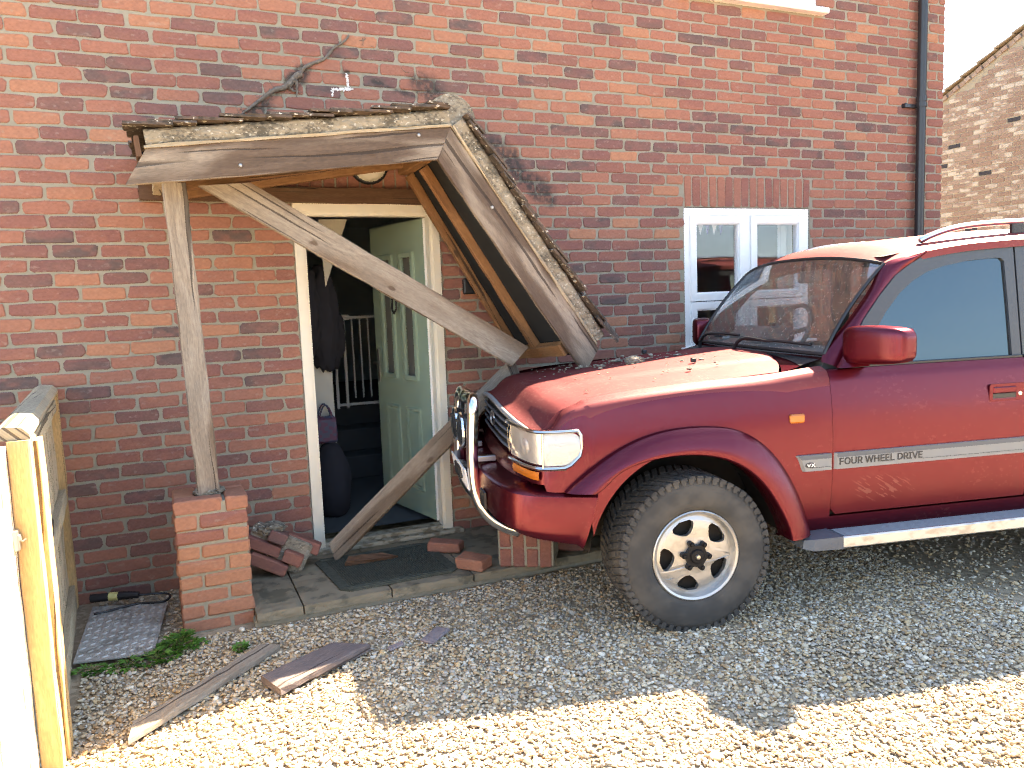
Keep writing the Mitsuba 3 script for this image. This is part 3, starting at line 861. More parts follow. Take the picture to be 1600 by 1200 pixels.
tag(put_timber('fallen_tie_beam', 'm_wood_grey', (0.835, -0.553, 2.178), (2.392, -0.553, 1.226), np.array([0.517, 0, 0.856]) * 0.146, (0, 0.045, 0), n=18, k0=0.10, k1=0.02, bev=0.003),
    'long grey timber beam fallen diagonally across the front door below the porch roof', 'timber beam')
tag(put_timber('fallen_porch_post', 'm_wood_grey', (1.345, -0.20, 0.145), (2.44, -0.36, 1.135), np.array([-0.66, 0, 0.75]) * 0.115, (0.09, 0.085, 0.02), n=14, k0=0.03, k1=0.02, bev=0.005),
    'grey porch post fallen from the doorstep up to the bonnet behind the bull bar', 'timber post')

# ------------------------------------------------------------------ masonry knocked loose


def rot(ax, deg):
    return trimesh.transformations.rotation_matrix(math.radians(deg), ax)[:3, :3]


def loose_brick(parent, c, R, size=(0.215, 0.1025, 0.065), t=0.3, jit=0.003, b=0.007):
    s = np.array(size) / 2
    v, f = bevel_box(-s, s, b, jit)
    return put(parent, (v @ R.T + c, f), 'm_brick', uv=np.tile((t, RNG.random()), (len(v), 1)))


CH = tag('broken_brickwork', 'broken lump of mortared bricks tilted against the wall beside the standing pier', 'brickwork lump')
Rc = rot([0, 1, 0], 27) @ rot([0, 0, 1], -14)
c0 = np.array([1.0, -0.24, 0.20])
for (dx, dy, dz, lx, t) in ((-0.03, -0.03, 0.075, 0.10, 0.85), (0.11, 0.05, 0.075, 0.205, 0.62), (-0.09, -0.02, 0.0, 0.205, 0.6), (0.09, -0.04, 0.0, 0.11, 0.5), (-0.02, -0.05, -0.075, 0.215, 0.52), (-0.19, -0.06, -0.072, 0.10, 0.5)):
    loose_brick(CH + '__brick', c0 + Rc @ np.array([dx, dy, dz]), Rc, (lx, 0.1025, 0.065), t)
v, f = bevel_box((-0.17, -0.055, -0.09), (0.17, 0.06, 0.10), 0.012, 0.006)
put(CH + '__mortar', (v @ Rc.T + c0 + [0, 0.03, 0], f), 'm_lichen')
v, f = lump(c0 + Rc @ np.array([-0.09, -0.01, 0.10]), (0.085, 0.06, 0.035), 4, 0.35, 3, 3)
put(CH + '__mortar_lump', tm(v, f), 'm_lichen')

def brick_thing(key, lab, c, R, t=0.3, size=(0.205, 0.1, 0.065), group=None):
    tag(loose_brick(key, c, R, size, t, 0.005, 0.010), lab, 'brick', group)


brick_thing('loose_brick', 'loose red brick on the doorstep by the right end of the doormat, nearer the door', np.array([1.945, -0.375, 0.108]), rot([0, 0, 1], -36), 0.32)
brick_thing('loose_brick', 'loose orange brick lying on the doorstep slabs beside the doormat, nearer the gravel', np.array([1.985, -0.735, 0.110]), rot([0, 0, 1], -52) @ rot([1, 0, 0], 6), 0.2, (0.18, 0.11, 0.068))
brick_thing('loose_brick', 'dark broken brick on the doorstep just left of the front tyre', np.array([2.60, -0.70, 0.135]), rot([0, 0, 1], -20) @ rot([0, 1, 0], 12), 0.55, (0.2, 0.12, 0.12))

FP = tag('toppled_pier', 'toppled brick pier lying on its side under the front bumper', 'brick pier')
ex = np.array([0.848, -0.53, 0]) ; ey = np.array([0.53, 0.848, 0]); ez = np.array([0, 0, 1.0])
Rf = np.stack([ex, ey, ez], 1)
o = np.array([2.114, -0.800, 0.077])
v, f = bevel_box((0.0, 0.004, 0.004), (0.31, 0.33, 0.215), 0.006, 0.002)
put(FP + '__mortar', (v @ Rf.T + o, f), 'm_mortar')
for k in range(4):
    for (b0, b1, a0, a1) in ((0.0, 0.105, 0.0, 0.215), (0.112, 0.327, 0.0, 0.105), (0.112, 0.327, 0.112, 0.215)) if k % 2 else ((0.0, 0.215, 0.0, 0.105), (0.0, 0.215, 0.112, 0.215), (0.222, 0.327, 0.0, 0.215)):
        v, f = bevel_box((0.006 + 0.075 * k, b0, a0), (0.071 + 0.075 * k, b1, a1), 0.006, 0.002)
        put(FP + '__brick', (v @ Rf.T + o, f), 'm_brick', uv=np.tile((0.50 + 0.2 * RNG.random(), RNG.random()), (len(v), 1)))

# ------------------------------------------------------------------ doormat and litter on the step
DMK = tag('doormat', 'dark grey green ribbed doormat with clipped corners on the doorstep', 'doormat')
mq = np.array([(1.247, -0.765), (1.905, -0.752), (1.886, -0.165), (1.198, -0.172)])
def mat_pt(u, w): return (mq[0] * (1 - u) + mq[1] * u) * (1 - w) + (mq[3] * (1 - u) + mq[2] * u) * w
outl = [mat_pt(u, w) for u, w in ((0.07, 0), (0.93, 0), (1, 0.07), (1, 0.93), (0.93, 1), (0.07, 1), (0, 0.93), (0, 0.07))]
m = trimesh.creation.extrude_polygon(sg.Polygon(outl), 0.008)
diffuse('m_mat', mikit.proc(lambda p, n, uv: mix((0.055, 0.062, 0.050), (0.115, 0.118, 0.095), fbm(p.x * 70, p.y * 70, 1.0)) ))
put(DMK + '__base', (np.array(m.vertices) + [0, 0, 0.0775], m.faces), 'm_mat')
ribs = MB()
for k in range(44):
    u = 0.09 + 0.82 * k / 43
    a, b = mat_pt(u - 0.0045, 0.1), mat_pt(u + 0.0045, 0.9)
    c, d = mat_pt(u + 0.0045, 0.1), mat_pt(u - 0.0045, 0.9)
    z0, z1 = 0.0855, 0.0905
    ribs.add(*hull([(q[0], q[1], z) for q in (a, b, c, d) for z in (z0 - 0.002,)] + [((q[0] * 3 + r[0]) / 4, (q[1] * 3 + r[1]) / 4, z1) for q, r in ((a, c), (c, a), (b, d), (d, b))]))
for w in (0.03, 0.065, 0.935, 0.97):
    a, b = mat_pt(0.05, w), mat_pt(0.95, w)
    ribs.add(*bevel_box((min(a[0], b[0]), min(a[1], b[1]) - 0.004, 0.083), (max(a[0], b[0]), min(a[1], b[1]) + 0.004, 0.0905), 0.002))
tag(ribs.put(DMK + '__ribs', 'm_mat', uv=False), kind='stuff')
tag(put_timber('wood_splinter', 'm_wood_dark', (1.355, -0.37, 0.112), (1.60, -0.36, 0.096), (0.012, 0.05, 0.016), (0, -0.01, 0.03), n=6, jit=0.004, k1=-0.07, k0=0.01), 'short dark reddish wood splinter lying on the doormat', 'wood splinter')
tag(put_timber('roof_batten', 'm_wood_grey', (0.835, -1.125, 0.020), (0.275, -1.655, 0.026), np.array([-0.687, 0.727, 0]) * 0.085, np.array([0, 0, 0.03]), n=12, jit=0.002, k1=-0.05, k0=0.015),
    'long narrow splintered board on the gravel, the left one of two', 'board')
tag(put_timber('broken_board', 'm_wood_purple', (0.79, -1.525, 0.030), (1.165, -1.325, 0.032), np.array([-0.47, 0.88, 0]) * 0.165, np.array([0, 0, 0.034]), n=10, jit=0.002, k0=0.01, k1=-0.04),
    'short wide purplish grey broken board on the gravel at the edge of the sunlight', 'board')
for (c, yaw, s, lab) in (((1.55, -1.36, 0.018), 35, (0.13, 0.075, 0.012), 'purple grey tile fragment lying on the gravel below the doormat'),
                         ((1.36, -1.37, 0.010), 8, (0.075, 0.03, 0.010), 'small grey tile sliver on the gravel beside the broken board')):
    v, f = bevel_box(-np.array(s) / 2, np.array(s) / 2, 0.004, 0.004)
    mat('m_slate', mikit.proc(lambda p, n, uv: mix((0.16, 0.135, 0.145), (0.26, 0.225, 0.23), fbm(p.x * 50, p.y * 50, p.z * 50))), 0.7, 0.3)
    tag(put('tile_fragment', (v @ (rot([0, 0, 1], yaw) @ rot([0, 1, 0], -9)).T + c, f), 'm_slate'), lab, 'tile fragment')

# ------------------------------------------------------------------ metal plate, pipe, weeds in the corner
CP = tag('drain_plate', 'grey chequered metal plate lying on the ground between fence and pier', 'metal plate')
pc = np.array([(0.016, -0.88), (0.345, -0.945), (0.41, -0.29), (0.045, -0.16)])
def plate_pt(u, w): return (pc[0] * (1 - u) + pc[1] * u) * (1 - w) + (pc[3] * (1 - u) + pc[2] * u) * w
m = trimesh.creation.extrude_polygon(sg.Polygon(pc), 0.006)
def plate_colour(p, n, uv): return mix((0.45, 0.455, 0.43), (0.30, 0.30, 0.275), smoothstep(0.46, 0.72, fbm(p.x * 14, p.y * 14, 2.0, 4)))
mat('m_plate', mikit.proc(plate_colour), 0.42, 0.6, metallic=0.35)
put(CP + '__sheet', (np.array(m.vertices) + [0, 0, 0.022], m.faces), 'm_plate')
tr = MB()
for i in range(9):
    for j in range(17):
        c = plate_pt(0.07 + 0.86 * i / 8, 0.04 + 0.92 * j / 16)
        q = math.radians(35 if (i + j) % 2 else -35) - 0.15
        e, n_ = np.array([math.cos(q), math.sin(q)]), np.array([-math.sin(q), math.cos(q)])
        tr.add(*hull([(*(c + e * a * 0.017 + n_ * b * 0.0055), 0.0275) for a, b in ((-1, 0), (-0.5, -1), (0.5, -1), (1, 0), (0.5, 1), (-0.5, 1))] + [(*(c + e * a * 0.010), 0.0325) for a in (-1, 1)]))
tag(tr.put(CP + '__treads', 'm_plate', uv=False), kind='stuff')

WPK = tag('black_pipe', 'black pipe with a yellow label lying along the foot of the wall', 'pipe')
v, f = tube([(0.035, -0.125, 0.062), (0.10, -0.14, 0.062), (0.20, -0.165, 0.062), (0.27, -0.185, 0.06)], [0.022, 0.022, 0.022, 0.017], 12)
put(WPK + '__body', tm(v, f), 'm_pipe', smooth=40)
v, f = tube([(0.125, -0.1465, 0.0625), (0.17, -0.158, 0.0625)], 0.0228, 12)
mat('m_label', (0.62, 0.56, 0.22), 0.5, 0.4)
put(WPK + '__label', tm(v, f), 'm_label', smooth=40)
v, f = tube(spline([(0.27, -0.185, 0.058), (0.34, -0.18, 0.05), (0.42, -0.21, 0.04), (0.40, -0.28, 0.034), (0.30, -0.26, 0.034), (0.18, -0.27, 0.034), (0.06, -0.30, 0.036)], 40), 0.006, 6)
put(WPK + '__hose', tm(v, f), 'm_pipe', smooth=True)


def leaf_colors(n, dark=1.0):
    a = RNG.random((n, 1))
    return (np.array([0.045, 0.13, 0.016]) * (1 - a) + np.array([0.115, 0.23, 0.035]) * a) * dark


def weed(key, c, r, n, h, lab, grp=None):
    wk = tag(num('weed'), lab, 'weed', grp)
    V, F, C = [], [], []
    for k in range(n):
        a, rr = RNG.uniform(0, 2 * math.pi), r * RNG.random() ** 0.6
        p = np.array([c[0] + rr * math.cos(a) * 1.2, c[1] + rr * math.sin(a) * 0.8, c[2] + h * RNG.random() * (1.1 - rr / r)])
        L, W = RNG.uniform(0.018, 0.04), RNG.uniform(0.006, 0.011)
        d = np.array([math.cos(a), math.sin(a), RNG.uniform(-0.2, 0.9)])
        d /= np.linalg.norm(d)
        s = np.cross(d, [0, 0, 1.0]); s /= np.linalg.norm(s) + 1e-9
        nn = np.cross(s, d)
        col = leaf_colors(1)[0]
        for g in (-0.8, 0.0, 0.8):
            dd_ = d * math.cos(g) + s * math.sin(g)
            ss_ = np.cross(dd_, nn)
            b = len(V)
            V += [p, p + dd_ * L * 0.5 + ss_ * W + nn * 0.002, p + dd_ * L - nn * 0.003, p + dd_ * L * 0.5 - ss_ * W + nn * 0.002]
            C += [col] * 4
            F += [(b, b + 1, b + 2), (b, b + 2, b + 3)]
    put(wk + '__leaves', (np.array(V), np.array(F)), 'm_leaf', color=np.array(C))
    sm = MB()
    for k in range(12):
        a = RNG.uniform(0, 2 * math.pi)
        v, f = tube(np.array([c, c + np.array([math.cos(a) * r * 0.4, math.sin(a) * r * 0.3, h * 0.5]), c + np.array([math.cos(a) * r * 0.8, math.sin(a) * r * 0.6, h * 0.7])]), 0.0018, 5)
        sm.add(v, f)
    sm.put(wk + '__stems', 'm_stem', uv=False)


mat('m_stem', (0.12, 0.13, 0.045), 0.7, 0.3)
weed('weed', np.array([0.455, -0.90, 0.01]), 0.085, 120, 0.10, 'green bushy weed growing against the left foot of the standing pier')
weed('weed', np.array([0.36, -0.985, 0.01]), 0.07, 45, 0.05, 'low weed at the near right corner of the metal plate')
weed('weed', np.array([0.24, -0.985, 0.005]), 0.07, 24, 0.035, 'sparse weed along the near edge of the metal plate')
weed('weed', np.array([0.10, -0.955, 0.005]), 0.06, 24, 0.03, 'small sparse weed at the near left corner of the metal plate by the fence')
weed('weed', np.array([0.716, -1.045, 0.006]), 0.028, 22, 0.03, 'tiny single weed in the gravel in front of the standing pier')

# ------------------------------------------------------------------ dead climber on the wall
VI = tag('dead_climber', 'dry grey stem of a dead climber clinging to the bricks above the porch roof', 'climber')
for pts, r0, r1 in ((((1.625, 3.12), (1.575, 3.07), (1.527, 3.035), (1.485, 2.985), (1.449, 2.963), (1.36, 2.92), (1.335, 2.885)), 0.006, 0.010),
                    (((1.335, 2.885), (1.30, 2.86), (1.259, 2.815), (1.187, 2.785), (1.12, 2.74), (1.02, 2.66), (0.93, 2.59)), 0.019, 0.002),
                    (((1.30, 2.85), (1.31, 2.80), (1.30, 2.75)), 0.010, 0.003), (((1.24, 2.81), (1.28, 2.79), (1.33, 2.785)), 0.008, 0.003)):
    q = np.array([(x, -0.012, z) for x, z in pts])
    q = spline(q, 50)
    q += (meshkit.fbm(q * 40)[:, None] - 0.5) * [0.025, 0.008, 0.025]
    rr = np.linspace(r0, r1, len(q)) * (0.75 + 0.6 * meshkit.fbm(q * 60, 2, 3))
    v, f = tube(q, rr, 8)
    put(VI + '__stem', tm(v, f), 'm_vine', smooth=True)
mat('m_vine', mikit.proc(lambda p, n, uv: mix((0.075, 0.062, 0.050), (0.24, 0.21, 0.175), fbm(p.x * 70, p.y * 70, p.z * 70))), 0.9, 0.2)
rt = MB()
for k in range(150):
    if k < 75:
        t_ = RNG.random()
        x, z = 0.93 + 0.45 * t_, 2.58 + 0.33 * t_ + RNG.normal(0, 0.02)
    elif k < 95:
        t_ = RNG.random()
        x, z = 1.70 + 0.45 * t_, 3.12 - 0.30 * t_ + RNG.normal(0, 0.014)
    else:
        t_ = RNG.random() ** 1.3
        x, z = 2.02 + 0.85 * t_, 2.86 - 0.62 * t_ + RNG.normal(0, 0.025)
    a = RNG.uniform(0, 2 * math.pi)
    L = RNG.uniform(0.015, 0.05)
    q = np.array([(x, -0.003, z), (x + L * 0.5 * math.cos(a) + RNG.normal(0, 0.006), -0.004, z + L * 0.5 * math.sin(a) + RNG.normal(0, 0.006)), (x + L * math.cos(a), -0.003, z + L * math.sin(a))])
    v, f = tube(q, [0.0016, 0.0013, 0.0008], 4)
    rt.add(v, f)
tag(rt.put(VI + '__rootlets', 'm_vine', uv=False), kind='stuff')

# ------------------------------------------------------------------ fence and gate
FE = tag('wooden_fence', 'wooden board fence with capping rail running from the house wall towards the viewer', 'fence')


def fx(y): return -0.044 - 0.0565 * y                      # the fence stands a little askew to the wall


for k in range(15):
    y0 = -1.675 + 0.108 * k
    y1 = min(y0 + 0.105, -0.06)
    ym = (y0 + y1) / 2
    put_timber(FE + '__board', 'm_wood_pale', (fx(ym) - 0.034, ym, 0.12), (fx(ym) - 0.034, ym, 1.165), (-0.0565 * (y1 - y0), y1 - y0, 0), (0.016, 0, 0), n=6, jit=0.0012, bev=0.002)
for z, h, t in ((0.62, 0.07, 0.032), (1.10, 0.06, 0.026)):
    put_timber(FE + '__rail', 'm_wood_board', (fx(-1.66) - 0.026 + t / 2, -1.66, z), (fx(-0.06) - 0.026 + t / 2, -0.06, z), (0, 0, h), (t, 0, 0), n=8)
put_timber(FE + '__gravel_board', 'm_wood_board', (fx(-1.66) - 0.012, -1.66, 0.06), (fx(-0.05) - 0.012, -0.05, 0.06), (0, 0, 0.14), (0.03, 0, 0), n=8)
v = [(x + fx(y) - 0.05, y, z) for y in (-1.74, -0.02) for x, z in ((-0.038, 1.166), (0.062, 1.166), (0.062, 1.182), (0.042, 1.205), (-0.012, 1.212), (-0.038, 1.20))]
hv, hf = hull(v)
put(FE + '__capping', (hv, hf), 'm_wood_board', uv=np.c_[hv[:, 1] + 3, hv[:, 0] + hv[:, 2]])
put_timber(FE + '__post', 'm_wood_pine', (0.033, -1.725, -0.02), (0.033, -1.725, 1.165), (0.066, 0, 0), (0, 0.07, 0), n=10)
put_timber(FE + '__batten', 'm_wood_pine', (0.072, -1.625, 0.0), (0.072, -1.625, 1.15), (0.016, 0, 0), (0, 0.115, 0), n=8, bev=0.002)
put_timber(FE + '__end_post', 'm_wood_pine', (fx(-0.03) - 0.02, -0.035, 0.0), (fx(-0.03) - 0.02, -0.035, 1.165), (0.06, 0, 0), (0, 0.05, 0), n=8)
GA = tag('garden_gate', 'sunlit wooden gate opened towards the viewer at the left edge beside the fence post', 'gate')
for k in range(9):
    y1 = -1.768 - 0.104 * k
    put_timber(GA + '__board', 'm_wood_bleached', (-0.015 - 0.007 * k, y1 - 0.05, 0.02), (-0.015 - 0.007 * k, y1 - 0.05, 1.155), (0.007, 0.103, 0), (0.018, 0, 0), n=14, jit=0.002, bev=0.003)
for z in (0.25, 1.0):
    put_timber(GA + '__rail', 'm_wood_bleached', (-0.042, -1.80, z), (-0.100, -2.70, z), (0, 0, 0.09), (0.028, 0, 0), n=8)
kp = MB()
for lo, hi in (((-0.012, -1.80, 0.805), (0.012, -1.762, 0.875)), ((0.006, -1.79, 0.835), (0.018, -1.764, 0.86))):
    kp.add(*bevel_box(lo, hi, 0.003, 0.002))
v, f = tube([(0.01, -1.778, 0.836), (0.022, -1.778, 0.834), (0.030, -1.776, 0.84)], 0.003, 6)
kp.add(v, f)
mat('m_zinc', (0.42, 0.41, 0.39), 0.45, 0.5, metallic=0.9)
kp.put(GA + '__latch', 'm_zinc', uv=False)

# ------------------------------------------------------------------ gravel
rngg = np.random.default_rng(21)
protos = []
for k in range(24):
    m = trimesh.creation.icosphere(1, 1.0)
    v = np.array(m.vertices)
    pts = v[rngg.permutation(len(v))[:17]] * (1 + rngg.normal(0, 0.10, (17, 1)))
    hh = trimesh.convex.convex_hull(pts)
    v = np.array(hh.vertices)
    protos.append((v * [1.0, rngg.uniform(0.6, 0.85), rngg.uniform(0.38, 0.6)], np.array(hh.faces)))
PAL = np.array([(0.53, 0.455, 0.34), (0.47, 0.37, 0.245), (0.37, 0.262, 0.16), (0.60, 0.54, 0.44), (0.34, 0.305, 0.265), (0.43, 0.40, 0.36), (0.64, 0.61, 0.54), (0.24, 0.192, 0.145), (0.50, 0.385, 0.235)])
PW = np.array([0.20, 0.17, 0.11, 0.15, 0.10, 0.09, 0.06, 0.06, 0.06])


def gravel_spots():
    out = []
    for (x0, x1, y0, y1, dens) in ((-0.05, 4.2, -3.35, -0.80, 6000), (-1.2, -0.05, -3.3, -1.6, 2000), (4.2, 6.5, -3.6, -0.02, 1000), (2.9, 4.2, -0.80, -0.02, 1500), (0.05, 0.47, -0.80, -0.02, 2600), (-0.3, 4.2, -4.3, -3.35, 700)):
        n = int((x1 - x0) * (y1 - y0) * dens)
        q = np.c_[rngg.uniform(x0, x1, n), rngg.uniform(y0, y1, n)]
        out.append(q)
    q = np.vstack(out)
    inside = ((q[:, 0] > px0 - 0.006) & (q[:, 0] < px1 + 0.02) & (q[:, 1] > py0 - 0.006)) | ((q[:, 0] > 0.8) & (q[:, 0] < 2.95) & (q[:, 1] > -0.832))
    pl = sg.Polygon(pc).buffer(-0.005)
    inside |= shapely.contains_xy(pl, q[:, 0], q[:, 1]) & (rngg.random(len(q)) < 0.985)
    inside |= (np.abs(q[:, 0] - 0.03) < 0.03) & (q[:, 1] > -1.70)
    return q[~inside]


spots = gravel_spots()
NV = [len(p[0]) for p in protos]
GV, GF, GC, base = [], [], [], 0
kinds = rngg.integers(0, len(protos), len(spots))
for k, (pv_, pf_) in enumerate(protos):
    q = spots[kinds == k]
    n = len(q)
    yaw = rngg.uniform(0, 2 * np.pi, n)
    s = np.clip(rngg.lognormal(math.log(0.0087), 0.32, n), 0.0042, 0.019)
    tx, ty = rngg.normal(0, 0.25, n), rngg.normal(0, 0.25, n)
    P = pv_[None] * s[:, None, None]
    c, sn = np.cos(tx)[:, None], np.sin(tx)[:, None]
    P = np.stack([P[..., 0], P[..., 1] * c - P[..., 2] * sn, P[..., 1] * sn + P[..., 2] * c], -1)
    c, sn = np.cos(ty)[:, None], np.sin(ty)[:, None]
    P = np.stack([P[..., 0] * c + P[..., 2] * sn, P[..., 1], -P[..., 0] * sn + P[..., 2] * c], -1)
    c, sn = np.cos(yaw)[:, None], np.sin(yaw)[:, None]
    P = np.stack([P[..., 0] * c - P[..., 1] * sn, P[..., 0] * sn + P[..., 1] * c, P[..., 2]], -1)
    low = 0.008 * (meshkit.fbm(np.c_[q * 2.2, np.zeros(n)], 3, 8) - 0.5)
    P += np.c_[q, low + rngg.uniform(-0.005, 0.004, n)][:, None, :]
    col = PAL[rngg.choice(len(PAL), n, p=PW / PW.sum())] * rngg.uniform(0.92, 1.18, (n, 1)) * np.array([1.02, 1.0, 0.94])
    GV.append(P.reshape(-1, 3))
    GF.append((pf_[None] + (np.arange(n) * len(pv_))[:, None, None]).reshape(-1, 3) + base)
    GC.append(np.repeat(col, len(pv_), 0))
    base += n * len(pv_)
tag(put('gravel', (np.vstack(GV), np.vstack(GF)), 'm_stone', smooth=True, color=np.vstack(GC)), 'cream and brown gravel covering the driveway', 'gravel', kind='stuff')

# ------------------------------------------------------------------ the house beyond the corner
NH = tag('neighbouring_house', 'mottled pinkish brown brick gable of the neighbouring house beyond the right corner', 'house')
NX, NR = 12.9, 0.4
NE = (5.05, 4.60)
NS = (5.334 - 4.696) / (4.87 - 3.585)
ridge = NE[1] + NS * (NE[0] - NR)
gp = sg.Polygon([(NE[0], -0.3), (NE[0], NE[1]), (NR, ridge), (2 * NR - NE[0], NE[1]), (2 * NR - NE[0], -0.3)])
v, f = extrude(gp, 7.0)
NW = put(NH + '__wall', (np.c_[NX + 0.006 + v[:, 1], v[:, 0], v[:, 2]], f), 'm_mortar_tan')
diffuse('m_mortar_tan', mikit.proc(lambda p, n, uv: mix((0.26, 0.225, 0.175), (0.33, 0.295, 0.235), fbm(p.x * 20, p.y * 20, p.z * 20))))


def far_brick(p, n, uv):
    t = uv.x
    a = mix((0.235, 0.165, 0.135), (0.28, 0.21, 0.175), smoothstep(0.1, 0.6, t))
    a = mix(a, (0.42, 0.37, 0.32), smoothstep(0.42, 0.62, fbm(p.y * 7 + uv.y * 30, p.z * 14, 2.0)) * smoothstep(0.35, 0.5, t))
    a = mix(a, (0.055, 0.052, 0.06), smoothstep(0.90, 0.93, t))
    return a * (0.85 + 0.3 * noise(p.x * 60, p.y * 60, p.z * 60))


diffuse('m_far_brick', mikit.proc(far_brick))
rngn = np.random.default_rng(17)
cand = []
for k in range(0, 82):
    z = 0.04 + 0.075 * k
    for j in range(0, 24):
        y1 = NE[0] - 0.225 * j - (0.1125 if k % 2 else 0.0)
        y0 = y1 - 0.215
        top = NE[1] + NS * (NE[0] - y1)
        if z > top - 0.14 or y0 < 0: continue
        v, f = brick_face(-y1, -y0, z - 0.0325, z + 0.0325, rngn, 0.002 * rngn.random())
        v = np.c_[NX + v[:, 1], -v[:, 0], v[:, 2]]
        t = rngn.random()
        t = 0.95 if t > 0.955 else t * 0.85
        vis = 3.2 < (y0 + y1) / 2 < 5.0 and z > 2.0
        cand.append((vis, v, f, (round(t, 3), round(rngn.random(), 3))))
nrest, cnt = MB(), 0
for vis, v, f, uv in cand:
    if vis and cnt < 298:
        put(NW + '__brick', (v, f), 'm_far_brick', uv=np.tile(uv, (len(v), 1)))
        cnt += 1
    else:
        nrest.add(v, f, uv)
tag(nrest.put(NW + '__bricks', 'm_far_brick'), kind='stuff')
sdir = np.array([0, -1, NS]) / math.hypot(1, NS)
snor = np.array([0, NS, 1]) / math.hypot(1, NS)
cb_ = MB()
M = np.stack([sdir, snor, [1, 0, 0]], 1)
for k in range(42):
    p = np.array([NX, NE[0] + 0.02, NE[1] - 0.02]) + sdir * (0.115 * k + 0.05) - snor * 0.045
    v, f = bevel_box((-0.05, -0.035, -0.035 if k % 2 else -0.010), (0.05, 0.035, 0.02), 0.004, 0.002)
    cb_.add(v @ M.T + p, f, (0.4, 0.3))
tag(cb_.put(NW + '__corbel_bricks', 'm_far_brick'), kind='stuff')
nr = MB()
for s in (1, -1):
    for k in range(17):
        a = 0.32 * k - 0.12
        p = np.array([NX - 0.06, NR + s * (NE[0] - NR), NE[1]]) + np.array([0, -s, NS]) / math.hypot(1, NS) * a + np.array([0, s * NS, 1]) / math.hypot(1, NS) * 0.0
        e = np.array([0, -s, NS]) / math.hypot(1, NS) * 0.36
        h1, h0 = np.array([0, s * NS, 1]) / math.hypot(1, NS) * 0.045, np.array([0, s * NS, 1]) / math.hypot(1, NS) * 0.012
        w = np.array([7.2, 0, 0])
        nr.add(*hull([p + h0 + [0, 0, 0.02], p + h1 + [0, 0, 0.02], p + e + h0, p + e + h1 - [0, 0, 0.02], p + w + h0, p + w + h1, p + w + e + h0, p + w + e + h1]))
nr.put(NH + '__roof', 'm_roof_tan', uv=False)
diffuse('m_roof_tan', mikit.proc(lambda p, n, uv: mix((0.30, 0.24, 0.17), (0.20, 0.15, 0.11), fbm(p.x * 9, p.y * 9, p.z * 9))))

# ------------------------------------------------------------------ the house across the drive, seen in reflections
OH = tag('opposite_house', 'brick house across the drive mirrored in the window panes and the car paint', 'house')
OY = -30.0
v, f = extrude(sg.box(-16, -0.2, 14, 2.7).difference(shapely.union_all([sg.box(-4, 1.0, -2.2, 2.2), sg.box(2, 1.0, 3.8, 2.2), sg.box(7, 1.0, 8.8, 2.2)])), 0.3)
put(OH + '__wall', (v + [0, OY - 0.3, 0], f), 'm_far_wall')
diffuse('m_far_wall', mikit.proc(lambda p, n, uv: mix((0.34, 0.22, 0.14), (0.42, 0.30, 0.19), cell_rand(dr.floor(p.x / 0.225 + cell_rand(dr.floor(p.z / 0.075))), dr.floor(p.z / 0.075)))))
for a in (-4, 2, 7):
    wk = frame_piece(OH + '__window', (a, a + 1.8, 1.0, 2.2), 0.08, OY - 0.06, OY + 0.01)
    put(wk + '__pane', ([(a, OY - 0.05, 1.0), (a + 1.8, OY - 0.05, 1.0), (a + 1.8, OY - 0.05, 2.2), (a, OY - 0.05, 2.2)], [(0, 1, 2, 3)]), 'm_dark_pane')
mat('m_dark_pane', (0.03, 0.035, 0.04), 0.08, 0.6)
rr_ = MB()
rr_.add(*hull([(x, y, z + o) for x in (-16.3, 14.3) for y, z in ((OY + 0.35, 2.6), (OY - 4, 4.7)) for o in (0, 0.1)]))
rr_.add(*hull([(x, y, z + o) for x in (-16.3, 14.3) for y, z in ((OY - 8.35, 2.6), (OY - 4, 4.7)) for o in (0, 0.1)]))
rr_.put(OH + '__roof', 'm_tile', uv=False)
# ------------------------------------------------------------------ the car
CAR = tag('car', 'dark red four wheel drive car with chrome bull bar, run into the porch', 'car')
CY = math.radians(12)
CD, CN = np.array([math.cos(CY), -math.sin(CY), 0]), np.array([math.sin(CY), math.cos(CY), 0])
CP0 = np.array([2.567, -1.851, 0]) + 0.10 * CD
HALF = 0.90


def W(p):
    """Car coordinates (u rearwards from the front axle, v from the near tyres' outer face towards the wall, z up) to the world."""
    p = np.asarray(p, float)
    return CP0 + p[..., :1] * CD + p[..., 1:2] * CN + p[..., 2:] * np.array([0, 0, 1.0])


def far(p):
    p = np.array(p, float)
    p[..., 1] = 2 * HALF - p[..., 1]
    return p


def interp(x, xs, ys):
    from scipy.interpolate import PchipInterpolator
    return PchipInterpolator(xs, ys)(np.clip(x, xs[0], xs[-1]))


def gloss(key, fn, alpha, ior=1.52, flake=0.42, falpha=0.11, tint=(0.215, 0.013, 0.036)):
    scene[key] = two({'type': 'blendbsdf', 'weight': flake,
                      'a': {'type': 'roughplastic', 'distribution': 'ggx', 'alpha': alpha, 'int_ior': ior, 'nonlinear': True, 'diffuse_reflectance': mikit.proc(fn)},
                      'b': {'type': 'roughconductor', 'distribution': 'ggx', 'alpha': falpha, 'material': 'none', 'specular_reflectance': rgb(*tint)}})


def paint(p, n, uv):
    d = fbm(p.x * 3.0, p.y * 3.0, p.z * 3.0, 4)
    sp = fbm(p.x * 75, p.y * 75, p.z * 75, 3)
    a = 0.03 * smoothstep(0.45, 0.75, d) + 0.10 * smoothstep(0.63, 0.74, sp) * smoothstep(0.45, 0.65, d)
    return mix((0.078, 0.0035, 0.0125), (0.40, 0.30, 0.24), a)


SCR = CP0 + 1.02 * CD + 0.05 * CN + np.array([0, 0, 0.585])


